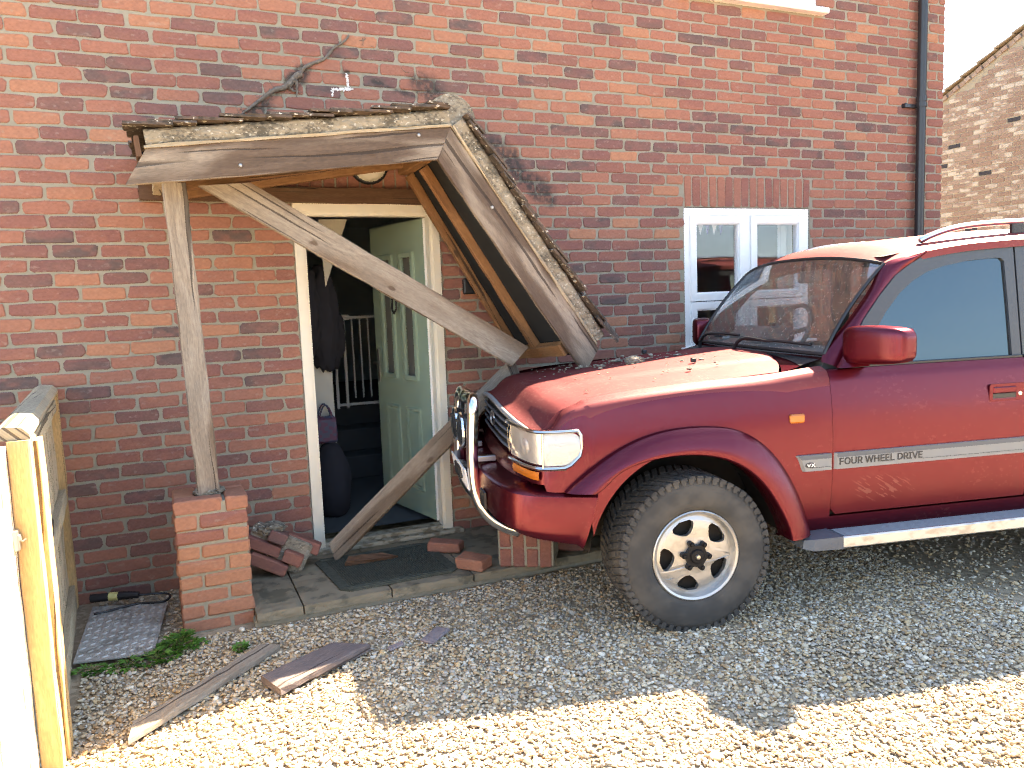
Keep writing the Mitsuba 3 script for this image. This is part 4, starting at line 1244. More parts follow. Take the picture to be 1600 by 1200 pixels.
def door_paint(p, n, uv):
    q = p - mi.Vector3f(*[float(x) for x in SCR])
    along = q.x * float(CD[0]) + q.y * float(CD[1])
    r = dr.sqrt(dr.square(along / 0.20) + dr.square(q.z / 0.09))
    line = smoothstep(0.66, 0.72, noise(along * 14 - q.z * 26, q.z * 150 + along * 95))
    scratch = line * smoothstep(1.0, 0.55, r + 0.5 * (noise(along * 12, q.z * 20) - 0.5))
    mud = smoothstep(0.60, 0.70, fbm(p.x * 60, p.y * 60, p.z * 60)) * smoothstep(0.50, 0.66, fbm(p.x * 4, p.y * 4, p.z * 5))
    return mix((0.078, 0.0035, 0.0125), (0.36, 0.28, 0.21), dr.clip(0.5 * scratch + 0.12 * mud, 0, 1))


def faded_paint(p, n, uv):
    d = fbm(p.x * 3.0, p.y * 3.0, p.z * 3.0, 4)
    sp = fbm(p.x * 75, p.y * 75, p.z * 75, 3)
    return mix((0.165, 0.015, 0.024), (0.42, 0.29, 0.23), 0.10 * smoothstep(0.4, 0.7, d) + 0.22 * smoothstep(0.56, 0.72, sp) * smoothstep(0.40, 0.62, d))


gloss('m_paint', paint, 0.05)
gloss('m_paint_faded', faded_paint, 0.34, 1.45, 0.42, 0.38, (0.33, 0.08, 0.085))
gloss('m_paint_muddy', door_paint, 0.06)
mat('m_trim', (0.20, 0.205, 0.205), 0.5, 0.4)
mat('m_trim_dark', (0.085, 0.095, 0.11), 0.45, 0.4)
mat('m_rubber', mikit.proc(lambda p, n, uv: mix((0.046, 0.045, 0.043), (0.085, 0.078, 0.068), 0.8 * smoothstep(0.35, 0.75, fbm(p.x * 11, p.y * 11, p.z * 11, 4)))), 0.85, 0.3)
mat('m_alloy', mikit.proc(lambda p, n, uv: mix((0.47, 0.47, 0.46), (0.33, 0.31, 0.28), 0.5 * smoothstep(0.50, 0.74, fbm(p.x * 26, p.y * 26, p.z * 26, 4)))), 0.40, 0.5, metallic=0.85)
mat('m_alu', mikit.proc(lambda p, n, uv: mix((0.62, 0.61, 0.58), (0.33, 0.29, 0.23), 0.6 * smoothstep(0.45, 0.72, fbm(p.x * 18, p.y * 30, p.z * 30, 4)))), 0.42, 0.5, metallic=0.7)
mat('m_under', (0.030, 0.026, 0.022), 0.95, 0.1)
mat('m_amber', (0.42, 0.125, 0.009), 0.2, 0.6, clearcoat=1.0)
mat('m_reflector', (0.90, 0.90, 0.88), 0.42, 0.5, metallic=0.85)
mat('m_frost', (0.40, 0.41, 0.40), 0.10, 0.6, clearcoat=1.0)
mat('m_inside', (0.12, 0.118, 0.112), 0.85, 0.3)
mat('m_seat', (0.11, 0.105, 0.10), 0.95, 0.1)
mat('m_text', (0.030, 0.031, 0.033), 0.5, 0.4)
mat('m_white', (0.74, 0.74, 0.72), 0.45, 0.4)

ZSH_U = [-0.86, -0.72, -0.66, -0.62, -0.58, -0.53, -0.40, -0.226, 0.088, 0.412, 0.75, 1.1, 4.2]
ZSH_Z = [0.985, 0.968, 0.972, 1.010, 1.043, 1.064, 1.088, 1.106, 1.125, 1.138, 1.166, 1.172, 1.172]
OFF_D = [-0.02, 0.0, 0.015, 0.035, 0.07, 0.12, 0.18, 0.24, 0.32, 0.40, 0.50, 0.60, 0.75, 0.9]
OFF_V = [0.125, 0.100, 0.088, 0.080, 0.073, 0.0645, 0.056, 0.0505, 0.0475, 0.0475, 0.051, 0.059, 0.082, 0.12]


def zsh(u): return interp(u, ZSH_U, ZSH_Z)
def voff(d): return interp(d, OFF_D, OFF_V)


# the body's plan line: straight along the side, then round the front corner to the grille
PLAN = np.array([(0.72, 0.0), (0.4, 0.0), (0.0, 0.0), (-0.35, 0.0), (-0.55, 0.004), (-0.66, 0.012), (-0.725, 0.035), (-0.768, 0.085), (-0.792, 0.16), (-0.812, 0.27), (-0.825, 0.40)])


def sheet(key, P, m, inward=0.016, smooth=35, mirror=True, both=True):
    """A body panel: the point grid P (car coordinates) plus an edge turned inwards; a mirrored copy on the far side."""
    P = np.asarray(P, float)
    n, k = P.shape[:2]
    out = []
    rim = np.concatenate([P[0, :], P[1:, -1], P[-1, -2::-1], P[-2:0:-1, 0]])
    ctr = P.reshape(-1, 3).mean(0)
    tw = np.zeros_like(rim)
    tw[:, 1] = inward
    tw[:, 0] = 0
    R2 = np.stack([rim, rim + tw])
    R2 = np.concatenate([R2, R2[:, :1]], 1)
    for side in ((False, True) if both else (False,)):
        mb = MB()
        A = far(P) if side else P
        B = far(R2) if side else R2
        mb.add(*grid(W(A)))
        mb.add(*grid(W(B)))
        out.append(mb.put(key, m, smooth=smooth, uv=False))
    return out[0]


def both(key, v, f, m, smooth=False):
    k = put(key, tm(W(np.asarray(v)), f), m, smooth=smooth)
    k2 = put(key, tm(W(far(np.asarray(v))), np.asarray(f)[:, ::-1]), m, smooth=smooth)
    return k


def one(key, v, f, m, smooth=False): return put(key, tm(W(np.asarray(v)), f), m, smooth=smooth)


# front wing
st_ = spline(PLAN, 90)
tang = np.gradient(st_, axis=0)
tang /= np.linalg.norm(tang, axis=1, keepdims=True)
inw = np.c_[tang[:, 1], -tang[:, 0]]
inw *= np.sign((inw @ np.array([0.3, 1.0])))[:, None]


def wing_low(u, corner):
    if corner: return 0.735
    if u < -0.49: return 0.70
    if u > 0.49: return 0.455
    return 0.36 + math.sqrt(max(0.0, 0.492 ** 2 - u * u))


P = []
for (u, v), nn in zip(st_, inw):
    corner = v > 0.03
    zt = float(zsh(u)) if v < 0.10 else 0.960 + 0.03 * (v - 0.085)
    zl = wing_low(u, corner)
    col = []
    for t in np.linspace(0, 1, 22):
        z = zl + (zt - zl) * t
        o = float(voff(zt - z))
        q = np.array([u, v]) + nn * o
        col.append((q[0], q[1], z))
    # top of the wing up to the bonnet gap
    k_ = float(np.clip((u + 0.74) / 0.14, 0, 1))
    for o0, o1, dz in ((0.106, 0.115, 0.004), (0.112, 0.135, 0.007), (0.118, 0.157, 0.009)):
        q = np.array([u, v]) + nn * (o0 + (o1 - o0) * k_)
        col.append((q[0], q[1], zt + dz * k_ + (0.012 if u > -0.5 else 0.004) * k_ * (o1 - 0.1) / 0.06))
    P.append(col)
P = np.array(P)
WING = sheet(CAR + '__front_wing', P[:, :20], 'm_paint')
sheet(CAR + '__front_wing__shoulder', P[:, 19:], 'm_paint_faded', 0.0)


# wheel arch flares
FU = np.array([(-0.609, 0.702), (-0.540, 0.76), (-0.466, 0.812), (-0.283, 0.907), (-0.13, 0.945), (-0.005, 0.953), (0.11, 0.947), (0.216, 0.926), (0.378, 0.822), (0.493, 0.665), (0.555, 0.53), (0.592, 0.395)])
FL = np.array([(-0.477, 0.700), (-0.43, 0.735), (-0.387, 0.772), (-0.251, 0.824), (-0.13, 0.838), (-0.039, 0.838), (0.07, 0.823), (0.179, 0.785), (0.322, 0.672), (0.405, 0.545), (0.445, 0.46), (0.465, 0.392)])
a_, b_ = spline(FU, 60), spline(FL, 60)


def flare(du, key):
    P = []
    for (u0, z0), (u1, z1) in zip(a_, b_):
        col = []
        for t, o in ((0.0, 0.062), (0.0, 0.030), (0.02, 0.024), (0.07, 0.016), (0.18, 0.002), (0.36, -0.012), (0.58, -0.024), (0.80, -0.031), (0.95, -0.031), (1.0, -0.026), (1.03, -0.012), (1.02, 0.05)):
            col.append((u0 + (u1 - u0) * t + du, o, z0 + (z1 - z0) * t))
        P.append(col)
    return sheet(key, np.array(P), 'm_paint', inward=0.05, smooth=40)


flare(0.0, CAR + '__wheel_arch')
flare(2.76, CAR + '__wheel_arch')
for du in (0.0, 2.76):
    an = np.linspace(0.02 * math.pi, 0.97 * math.pi, 26)
    P = np.array([[(0.50 * math.cos(q) + du, v, 0.36 + 0.50 * math.sin(q)) for v in (0.055, 0.2, 0.42)] for q in an])
    sheet(CAR + '__wheel_housing', P, 'm_under', 0.0)

# doors, sill, rear quarter
for u0, u1, name, rear in ((0.722, 1.826, 'front_door', 0), (1.838, 2.74, 'rear_door', 0), (2.75, 3.96, 'rear_quarter', 1)):
    P = []
    for u in np.linspace(u0, u1, 40):
        zl, zt = 0.468, float(zsh(u))
        if rear:
            du = abs(u - 2.76)
            zl = 0.36 + math.sqrt(max(0, 0.492 ** 2 - du ** 2)) if du < 0.49 else 0.5
        if name == 'rear_door': zl = max(zl, 0.36 + math.sqrt(max(0, 0.50 ** 2 - min(0.5, abs(u - 2.76)) ** 2)) if abs(u - 2.76) < 0.5 else 0)
        if name == 'front_door' and u < u0 + 0.03: zl += 0.03 * (1 - (u - u0) / 0.03) ** 2
        col = []
        for t in np.linspace(0, 1, 26):
            z = zl + (zt - zl) * t
            col.append((u, float(voff(zt - z)) + (0.004 if name != 'front_door' else 0.0), z))
        col.append((u, 0.112, zt + 0.004))
        P.append(col)
    dk = sheet(CAR + '__' + name, np.array(P), 'm_paint_muddy' if name == 'front_door' else 'm_paint')
    if name == 'front_door': DOORK = dk
sheet(CAR + '__sill', np.array([[(u, v, z) for v, z in ((0.075, 0.458), (0.082, 0.43), (0.10, 0.385), (0.16, 0.36))] for u in np.linspace(0.5, 2.28, 12)]), 'm_paint_muddy', 0.03)

# dark inner body so that the shut lines read dark
ib = MB()
ib.add(*hull(W([(u, v, z) for u in (-0.48, 3.9) for v in (0.45, 1.35) for z in (0.36, 0.80)])))
ib.add(*hull(W([(u, v, z) for u in (0.52, 2.26) for v in (0.115, 1.685) for z in (0.38, 1.12)])))
ib.put(CAR + '__floor_pan', 'm_under', uv=False)
ub = MB()
ub.add(*hull(W([(u, v, z) for u in (-0.06, 0.06) for v in (0.2, 1.6) for z in (0.30, 0.42)])))
ub.add(*hull(W([(u + 2.76, v, z) for u in (-0.06, 0.06) for v in (0.2, 1.6) for z in (0.30, 0.42)])))
for v0 in (0.42, 1.26):
    ub.add(*hull(W([(u, v0 + dv, z) for u in (-0.62, 3.6) for dv in (0, 0.1) for z in (0.40, 0.52)])))
ub.put(CAR + '__chassis', 'm_under', uv=False)

# bonnet
def bonnet_front(v):
    return float(interp(v, [0.14, 0.25, 0.38, 0.60, 0.90, 1.2, 1.5, 1.66], [-0.700, -0.728, -0.755, -0.770, -0.758, -0.738, -0.70, -0.625]))


def bonnet_rear(v):
    t = (v - 0.9) / 0.74
    return 0.70 - 0.20 * abs(t) ** 2.6


def gap_z(u): return float(interp(u, [-0.74, -0.66, -0.62, -0.58, -0.40, -0.2, 0.19, 0.5, 0.75], [0.955, 0.980, 1.026, 1.058, 1.096, 1.12, 1.151, 1.171, 1.182]))


P = []
dent = np.random.default_rng(2)
for v in [0.162] + list(np.linspace(0.163, 1.637, 56)) + [1.638]:
    t = float(np.clip((v - 0.9) / 0.737, -1, 1))
    col = []
    uf, ur = bonnet_front(v), bonnet_rear(v)
    for s in np.linspace(0, 1, 48) ** 1.25:
        u = uf + (ur - uf) * s
        ue = -0.70 + (0.50 + 0.70) * (s)
        z = gap_z(ue) + 0.050 * (1 - abs(t) ** 2.2) + 0.035 * (1 - t * t) * max(0, 1 - s * 5) - 0.004
        z += 0.010 * float(np.clip((abs(t) - 0.55) / 0.08, 0, 1) * 0 + np.clip((0.62 - abs(t)) / 0.07, 0, 1)) * min(1, s * 4)
        z -= 0.045 * (v < 0.1625 or v > 1.6375)
        z -= 0.012 * math.exp(-((u + 0.15) ** 2 / 0.05 + (v - 1.05) ** 2 / 0.06))
        col.append((u, v, z))
    P.append(col)
BON = sheet(CAR + '__bonnet', np.array(P).transpose(1, 0, 2), 'm_paint_faded', both=False, smooth=40)
nose = np.array([(bonnet_front(v) - 0.008, v, gap_z(-0.70) + 0.050 * (1 - abs((v - 0.9) / 0.737) ** 2.2) + 0.035 * (1 - ((v - 0.9) / 0.737) ** 2) - 0.016) for v in np.linspace(0.16, 1.64, 40)])
v, f = tube(nose, 0.013, 8)
one(CAR + '__bonnet_trim', v, f, 'm_trim', True)
# washer jet and bumper stop bits
for u, v0 in ((0.24, 0.55), (0.24, 1.25)):
    v, f = bevel_box((u - 0.012, v0 - 0.012, gap_z(u) + 0.045), (u + 0.016, v0 + 0.012, gap_z(u) + 0.068), 0.004)
    one(CAR + '__washer_jet', v, f, 'm_black')

# grille and nose panel
P = np.array([[(bonnet_front(v) + 0.012 + 0.02 * (k == 0), v, z) for v in np.linspace(0.36, 1.44, 30)] for k, z in enumerate((0.80, 0.86, 0.93, 0.985))])
GR = one(CAR + '__grille', *grid(P), 'm_black', 40)
for z in (0.835, 0.875, 0.915, 0.955):
    P = np.array([(bonnet_front(v) - 0.004, v, z + 0.012 * (1 - abs((v - 0.9) / 0.6) ** 2)) for v in np.linspace(0.37, 1.43, 24)])
    v, f = tube(P, 0.008, 6)
    one(GR + '__slat', v, f, 'm_trim_dark', True)
P = np.array([[(bonnet_front(v) + o, v, z) for v in np.linspace(0.15, 1.65, 36)] for o, z in ((-0.03, 0.715), (-0.012, 0.76), (0.004, 0.80), (0.03, 0.81))])
one(CAR + '__nose_panel', *grid(P), 'm_paint', 40)
v, f = tube([(bonnet_front(0.9) - 0.012, 0.9 + 0.05 * math.cos(q), 0.925 + 0.035 * math.sin(q)) for q in np.linspace(0, 2 * np.pi, 24)], 0.006, 6)
one(GR + '__badge', v, f, 'm_chrome', True)


# headlamps: side lamp and main lamp round the corner, along the plan line
def plan_at(s_, o, z):
    """Point at arc position s_ (0 at the plan line's rear end) moved inwards by o."""
    k = np.clip(np.searchsorted(ARC, s_), 1, len(ARC) - 1)
    w = (s_ - ARC[k - 1]) / (ARC[k] - ARC[k - 1])
    p = st_[k - 1] * (1 - w) + st_[k] * w
    n_ = inw[k - 1] * (1 - w) + inw[k] * w
    return np.array([p[0] + n_[0] * o, p[1] + n_[1] * o, z])


ARC = np.r_[0, np.cumsum(np.linalg.norm(np.diff(st_, axis=0), axis=1))]
s_of_u = lambda u: float(np.interp(-u, -st_[:, 0], ARC))
S0, S1, S2 = s_of_u(-0.525), s_of_u(-0.705) + 0.012, ARC[-1] - 0.02
for side in (0, 1):
    mir = far if side else (lambda p: np.array(p, float))
    HL = num(CAR + '__headlamp')
    for name, sa, sb, m in (('side_lens', S0 + 0.010, S1 - 0.004, 'm_frost'), ('main_lens', S1 + 0.004, S2, 'm_lens')):
        P = []
        for s_ in np.linspace(sa, sb, 24):
            w = (s_ - sa) / (sb - sa)
            zb, zt = (0.822 + 0.045 * max(0, 1 - w * 2.2) ** 2, 0.966 - 0.022 * max(0, 1 - w * 5) ** 2) if name == 'side_lens' else (0.822 + 0.006 * w, 0.966 + 0.012 * w)
            P.append([plan_at(s_, 0.028 + 0.012 * (2 * t - 1) ** 2 + (0.004 * (1 if (int(w * 24) % 2) else 0)) * (name == 'main_lens'), zb + (zt - zb) * t) for t in np.linspace(0, 1, 9)])
        v, f = grid(mir(np.array(P)))
        put(HL + '__' + name, tm(W(v), f), m, smooth=50)
        if name == 'main_lens':
            P2 = [[plan_at(s_, 0.0455, z) for z in (0.828, 0.87, 0.92, 0.968)] for s_ in np.linspace(sa, sb, 12)]
            v, f = grid(mir(np.array(P2)))
            put(HL + '__reflector', tm(W(v), f), 'm_reflector', smooth=50)
            q = plan_at((sa + sb) / 2, 0.052, 0.895)
            v, f = revolve([(0.0, -0.012), (0.03, -0.010), (0.05, 0.0), (0.06, 0.012)], 24)
            v = v[:, [1, 0, 2]] * [1, 1, 1]
            put(HL + '__bowl', tm(W(mir(v + q)), f), 'm_reflector', smooth=50)
    rim = [plan_at(s_, 0.030, 0.976 + (0.012 * max(0, (s_ - S1) / (S2 - S1)))) for s_ in np.linspace(S2, S0 + 0.02, 26)] + [plan_at(S0 + 0.004, 0.036, 0.955), plan_at(S0 + 0.001, 0.038, 0.90), plan_at(S0 + 0.010, 0.038, 0.862), plan_at(S0 + 0.055, 0.036, 0.822)] + \
          [plan_at(s_, 0.034, 0.812) for s_ in np.linspace(S0 + 0.085, S2, 20)]
    v, f = tube(mir(np.array(rim)), 0.0085, 8)
    put(HL + '__surround', tm(W(v), f), 'm_trim_chrome', smooth=True)
    v, f = tube(mir(np.array([plan_at(S1, 0.030, z) for z in (0.815, 0.9, 0.972)])), 0.005, 6)
    put(HL + '__divider', tm(W(v), f), 'm_trim_chrome', smooth=True)
    P = np.array([[plan_at(s_, 0.036 + 0.004 * (t in (0, 1)), 0.756 + 0.038 * t) for t in (0, 0.3, 0.7, 1)] for s_ in np.linspace(S1 + 0.035, S2 - 0.05, 12)])
    v, f = grid(mir(P))
    put(CAR + '__indicator', tm(W(v), f), 'm_amber', smooth=40)
    P = np.array([[plan_at(s_, 0.040, z) for z in (0.800, 0.812)] for s_ in np.linspace(s_of_u(-0.60), S2, 16)])
    v, f = grid(mir(P))
    put(HL + '__gasket', tm(W(v), f), 'm_black')
mat('m_trim_chrome', (0.62, 0.62, 0.61), 0.18, 0.5, metallic=1.0)
scene['m_lens'] = {'type': 'thindielectric', 'int_ior': 1.6}

# bumper
BPL = spline(np.array([(-0.455, 0.030), (-0.60, 0.028), (-0.74, 0.040), (-0.83, 0.085), (-0.872, 0.17), (-0.892, 0.32), (-0.90, 0.60), (-0.90, 0.90)]), 60)
bt_ = np.gradient(BPL, axis=0); bt_ /= np.linalg.norm(bt_, axis=1, keepdims=True)
bi = np.c_[bt_[:, 1], -bt_[:, 0]]
bi *= np.sign(bi @ np.array([0.5, 1.0]))[:, None]
P = []
bs = np.r_[0, np.cumsum(np.linalg.norm(np.diff(BPL, axis=0), axis=1))]
for (u, v), nn, s_ in zip(BPL, bi, bs):
    front = np.clip((s_ - 0.30) / 0.25, 0, 1)
    zt = 0.678 + 0.045 * np.clip(s_ / 0.45, 0, 1)
    zb = 0.430 + 0.10 * np.clip(s_ / 0.45, 0, 1)
    sk = max(0, 1 - s_ / 0.10)
    col = []
    for o, z, a in ((0.16, zt + 0.012, 0), (0.05, zt + 0.006, 0), (0.018, zt, 0), (0.004, zt - 0.012, 0.05), (-0.002, zt - 0.05, 0.2), (-0.004, zt - 0.11, 0.45), (0.0, zt - 0.17, 0.7), (0.012, zb + 0.02, 0.92), (0.03, zb, 1.0), (0.10, zb - 0.004, 1.0)):
        col.append((u + nn[0] * o - 0.075 * a * sk, v + nn[1] * o, z))
    P.append(col)
P = np.array(P)
P = np.concatenate([P, far(P[::-1])[1:]], 0)
one(CAR + '__front_bumper', *grid(P), 'm_paint', 38)
q = [(-0.905, v, z) for v in (0.40, 0.52) for z in (0.56, 0.64)]
h_ = hull([(u + du, v, z) for u, v, z in q for du in (0.0, -0.012)])
both(CAR + '__fog_lamp_blank', h_[0], h_[1], 'm_black')

# bull bar, spot lamps, number plate
BB = num(CAR + '__bull_bar')
bar = [(-0.70, 0.645, 0.36), (-0.76, 0.64, 0.385), (-0.845, 0.64, 0.445), (-0.905, 0.65, 0.545), (-0.925, 0.655, 0.66), (-0.925, 0.66, 0.82), (-0.917, 0.662, 0.96), (-0.912, 0.668, 1.02), (-0.908, 0.70, 1.056), (-0.908, 0.76, 1.064), (-0.908, 0.90, 1.066)]
half = spline(np.array(bar), 70)
full = np.concatenate([half, far(half[::-1])[1:]], 0)
v, f = tube(full, 0.030, 18)
one(BB + '__tube', v, f, 'm_chrome', True)
for v0 in (0.69, 1.11):
    v, f = bevel_box((-0.92, v0 - 0.02, 0.735), (-0.80, v0 + 0.02, 0.765), 0.004)
    one(BB + '__bracket', v, f, 'm_steel')
for v0 in (0.79, 1.01):
    SL = num(CAR + '__spot_lamp')
    v, f = revolve([(0.0, 0.052), (0.05, 0.048), (0.08, 0.03), (0.092, 0.0), (0.092, -0.012), (0.0, -0.012)], 28)
    v = np.c_[v[:, 1], v[:, 0], v[:, 2]] + [-0.952, v0, 0.89]
    one(SL + '__shell', v, f, 'm_black', 40)
    v, f = revolve([(0.0, -0.022), (0.05, -0.019), (0.086, -0.010), (0.088, -0.006)], 28)
    v = np.c_[v[:, 1], v[:, 0], v[:, 2]] + [-0.96, v0, 0.89]
    one(SL + '__cover', v, f, 'm_dark_pane', 40)
    v, f = revolve([(0.086, -0.014), (0.094, -0.012), (0.096, 0.0), (0.090, 0.0)], 28)
    v = np.c_[v[:, 1], v[:, 0], v[:, 2]] + [-0.956, v0, 0.89]
    one(SL + '__rim', v, f, 'm_chrome', 40)
    v, f = bevel_box((-0.985, v0 - 0.015, 0.93), (-0.925, v0 + 0.015, 0.95), 0.003)
    one(SL + '__bracket', v, f, 'm_black')
hv, hf = hull([(u, v, z) for v in (0.64, 1.16) for u, z in ((-0.955, 0.60), (-0.948, 0.60), (-0.972, 0.71), (-0.965, 0.71))])
NP = one(CAR + '__number_plate', hv, hf, 'm_white')
v, f = bevel_box((-0.978, 0.80, 0.63), (-0.92, 1.0, 0.69), 0.004)
one(NP + '__bracket', v, f, 'm_black')

# windscreen, cowl, wipers
scene['m_dusty_glass'] = {'type': 'blendbsdf',
                          'weight': mikit.proc(lambda p, n, uv: 0.035 + 0.05 * fbm(p.x * 9, p.y * 9, p.z * 9) + 0.30 * smoothstep(0.66, 0.76, fbm(p.x * 90, p.y * 90, p.z * 60))),
                          'a': {'type': 'thindielectric', 'int_ior': 1.8}, 'b': two({'type': 'diffuse', 'reflectance': rgb(0.46, 0.43, 0.38)})}
def ws_base(t): return np.array([0.715 + 0.052 * abs(t) ** 2.4, 0.9 + 0.705 * t, 1.240 - 0.004 * abs(t) ** 2])
def ws_top(t): return np.array([1.055 + 0.055 * abs(t) ** 2.4, 0.9 + 0.68 * t, 1.722 - 0.055 * abs(t) ** 2.6])


P = []
for t in np.linspace(-1, 1, 36):
    a, b = ws_base(t), ws_top(t)
    P.append([a + (b - a) * s + np.array([-0.022, 0, 0.012]) * 4 * s * (1 - s) for s in np.linspace(0, 1, 14)])
P = np.array(P)
WS = one(CAR + '__windscreen', *grid(P), 'm_dusty_glass', True)
edge = np.concatenate([P[0, :], P[1:, -1], P[-1, -2::-1], P[-2::-1, 0]])
v, f = tube(edge, 0.010, 6)
one(WS + '__seal', v, f, 'm_black', True)
P = np.array([[(bonnet_rear(0.9 + 0.70 * t) + 0.012 + (ws_base(t)[0] + 0.01 - bonnet_rear(0.9 + 0.70 * t)) * s, 0.9 + 0.70 * t, gap_z(0.5) + 0.045 * (1 - abs(t) ** 2.2) - 0.012 + (1.232 - gap_z(0.5) - 0.045 * (1 - abs(t) ** 2.2)) * s) for s in np.linspace(0, 1, 6)] for t in np.linspace(-1, 1, 40)])
COWL = one(CAR + '__cowl', *grid(P), 'm_paint', 40)
for t0, t1 in ((-0.95, -0.30), (0.28, 0.95)):
    Q = np.array([[(0.0, 0, 0.004) + np.array(P[int(19.5 + 19.5 * t)][k]) for k in (2, 3, 4)] for t in np.linspace(t0, t1, 16)])
    one(COWL + '__vent', *grid(Q), 'm_black', 40)
for piv, tip in ((0.66, -0.92), (-0.42, -0.88 + 0.62 * 0)):
    pass


def on_screen(t, s, h=0.02):
    a, b = ws_base(t), ws_top(t)
    return a + (b - a) * s + np.array([-0.022, 0, 0.012]) * 4 * s * (1 - s) + np.array([-0.8, 0, 0.6]) * h


for t0, t1, s1 in ((0.08, -0.86, 0.055), (0.80, 0.12, 0.085)):
    WP = num(CAR + '__wiper')
    arm = spline(np.array([on_screen(t0, -0.10, 0.02), on_screen(t0 * 0.93 + t1 * 0.07, -0.01, 0.045), on_screen(t0 * 0.6 + t1 * 0.4, s1 * 0.8, 0.042), on_screen(t0 * 0.42 + t1 * 0.58, s1, 0.03)]), 24)
    v, f = tube(arm, np.linspace(0.011, 0.006, 24), 8)
    one(WP + '__arm', v, f, 'm_black', True)
    bl_ = np.array([on_screen(t0 * k + t1 * (1 - k), s1 + 0.012 * (1 - k), 0.014 + 0.012 * math.sin(math.pi * k)) for k in np.linspace(0.86, 0.0, 24)])
    v, f = tube(bl_, 0.008, 6)
    one(WP + '__blade', v, f, 'm_black', True)

# pillars and roof
EDGE_U = [1.11, 1.2, 1.311, 1.64, 2.0, 3.0, 3.82]
EDGE_Z = [1.667, 1.695, 1.724, 1.760, 1.772, 1.772, 1.74]
EDGE_V = [0.220, 0.198, 0.178, 0.172, 0.175, 0.178, 0.20]
ROOF_U = [1.055, 1.12, 1.25, 1.6, 2.0, 3.0, 3.82]
ROOF_Z = [1.724, 1.752, 1.788, 1.824, 1.845, 1.845, 1.80]
P = []
for t in [-1.002, -1.001] + list(np.linspace(-1, 1, 61)) + [1.001, 1.002]:
    col = []
    drip, t = (abs(t) - 1) / 0.001 if abs(t) > 1.0005 else 0.0, float(np.clip(t, -1, 1))
    at = abs(t)
    for s in np.linspace(0, 1, 50) ** 1.3:
        u0 = ws_top(t)[0]
        u = u0 + (3.82 - u0) * s
        ue = 1.11 + (3.82 - 1.11) * s
        ev, ez_ = float(interp(ue, EDGE_U, EDGE_V)), float(interp(ue, EDGE_U, EDGE_Z))
        zc = float(interp(1.055 + (3.82 - 1.055) * s, ROOF_U, ROOF_Z))
        ex_ = 2.6 + 2.6 * min(1, s * 2.2)
        z = zc - (zc - ez_) * at ** ex_
        col.append((u, 0.9 + (0.9 - ev + 0.012 * min(drip, 1)) * t, z - 0.004 * min(drip, 1) - 0.034 * max(0, drip - 1)))
    P.append(col)
ROOF = sheet(CAR + '__roof', np.array(P).transpose(1, 0, 2), 'm_paint_faded', inward=0.0, both=False, smooth=45)
P = []
WSE = np.array([(0.742, 0.178, 1.20), (0.765, 0.20, 1.243), (0.86, 0.205, 1.352), (0.953, 0.208, 1.459), (1.04, 0.214, 1.573), (1.11, 0.220, 1.667), (1.2, 0.198, 1.695), (1.311, 0.178, 1.724)])
FRL = np.array([(0.795, 0.120, 1.172), (0.835, 0.132, 1.215), (0.885, 0.140, 1.30), (0.948, 0.148, 1.402), (1.04, 0.158, 1.512), (1.134, 0.166, 1.608), (1.215, 0.168, 1.660), (1.311, 0.170, 1.712)])
wa, fb_ = spline(WSE, 40), spline(FRL, 40)
for a, b in zip(wa, fb_):
    P.append([a * (1 - s) + b * s + np.array([-0.006, -0.016, 0.004]) * 4 * s * (1 - s) for s in np.linspace(0, 1, 8)])
sheet(CAR + '__windscreen_pillar', np.array(P), 'm_paint', inward=0.0)


def gv(z): return 0.118 + (np.asarray(z) - 1.17) * 0.098


def side_plate(key, poly, m, o=0.0, th=0.03, smooth=False):
    v2, f2 = trimesh.creation.triangulate_polygon(poly, engine='earcut')
    mm = trimesh.creation.extrude_polygon(poly, th)
    v = np.array(mm.vertices)
    P = np.c_[v[:, 0], gv(v[:, 1]) + o + v[:, 2], v[:, 1]]
    k = put(key, tm(W(P), mm.faces), m, smooth=smooth)
    put(key, tm(W(far(P)), np.array(mm.faces)[:, ::-1]), m, smooth=smooth)
    return k


gl1 = sg.Polygon([(0.925, 1.185), (0.94, 1.225), (1.00, 1.335), (1.069, 1.432), (1.15, 1.520), (1.226, 1.578), (1.31, 1.620), (1.404, 1.645), (1.55, 1.668), (1.70, 1.678), (1.74, 1.676), (1.757, 1.66), (1.768, 1.45), (1.778, 1.185)])
fr1 = sg.Polygon([(0.80, 1.168), (0.835, 1.215), (0.885, 1.30), (0.948, 1.402), (1.04, 1.512), (1.134, 1.608), (1.215, 1.660), (1.311, 1.706), (1.45, 1.732), (1.64, 1.750), (1.812, 1.757), (1.832, 1.168)])
side_plate(CAR + '__door_frame', fr1.difference(gl1), 'm_frame')
mat('m_frame', (0.035, 0.042, 0.055), 0.38, 0.5)
gl2 = sg.Polygon([(1.90, 1.185), (1.89, 1.66), (1.92, 1.682), (2.62, 1.682), (2.66, 1.66), (2.68, 1.185)])
fr2 = sg.Polygon([(1.842, 1.168), (1.823, 1.757), (2.72, 1.757), (2.75, 1.168)])
side_plate(CAR + '__door_frame', fr2.difference(gl2), 'm_frame')
gl3 = sg.Polygon([(2.84, 1.20), (2.83, 1.65), (3.60, 1.65), (3.72, 1.20)])
fr3 = sg.Polygon([(2.755, 1.168), (2.73, 1.757), (3.80, 1.745), (3.95, 1.168)])
side_plate(CAR + '__rear_pillar', fr3.difference(gl3), 'm_paint')
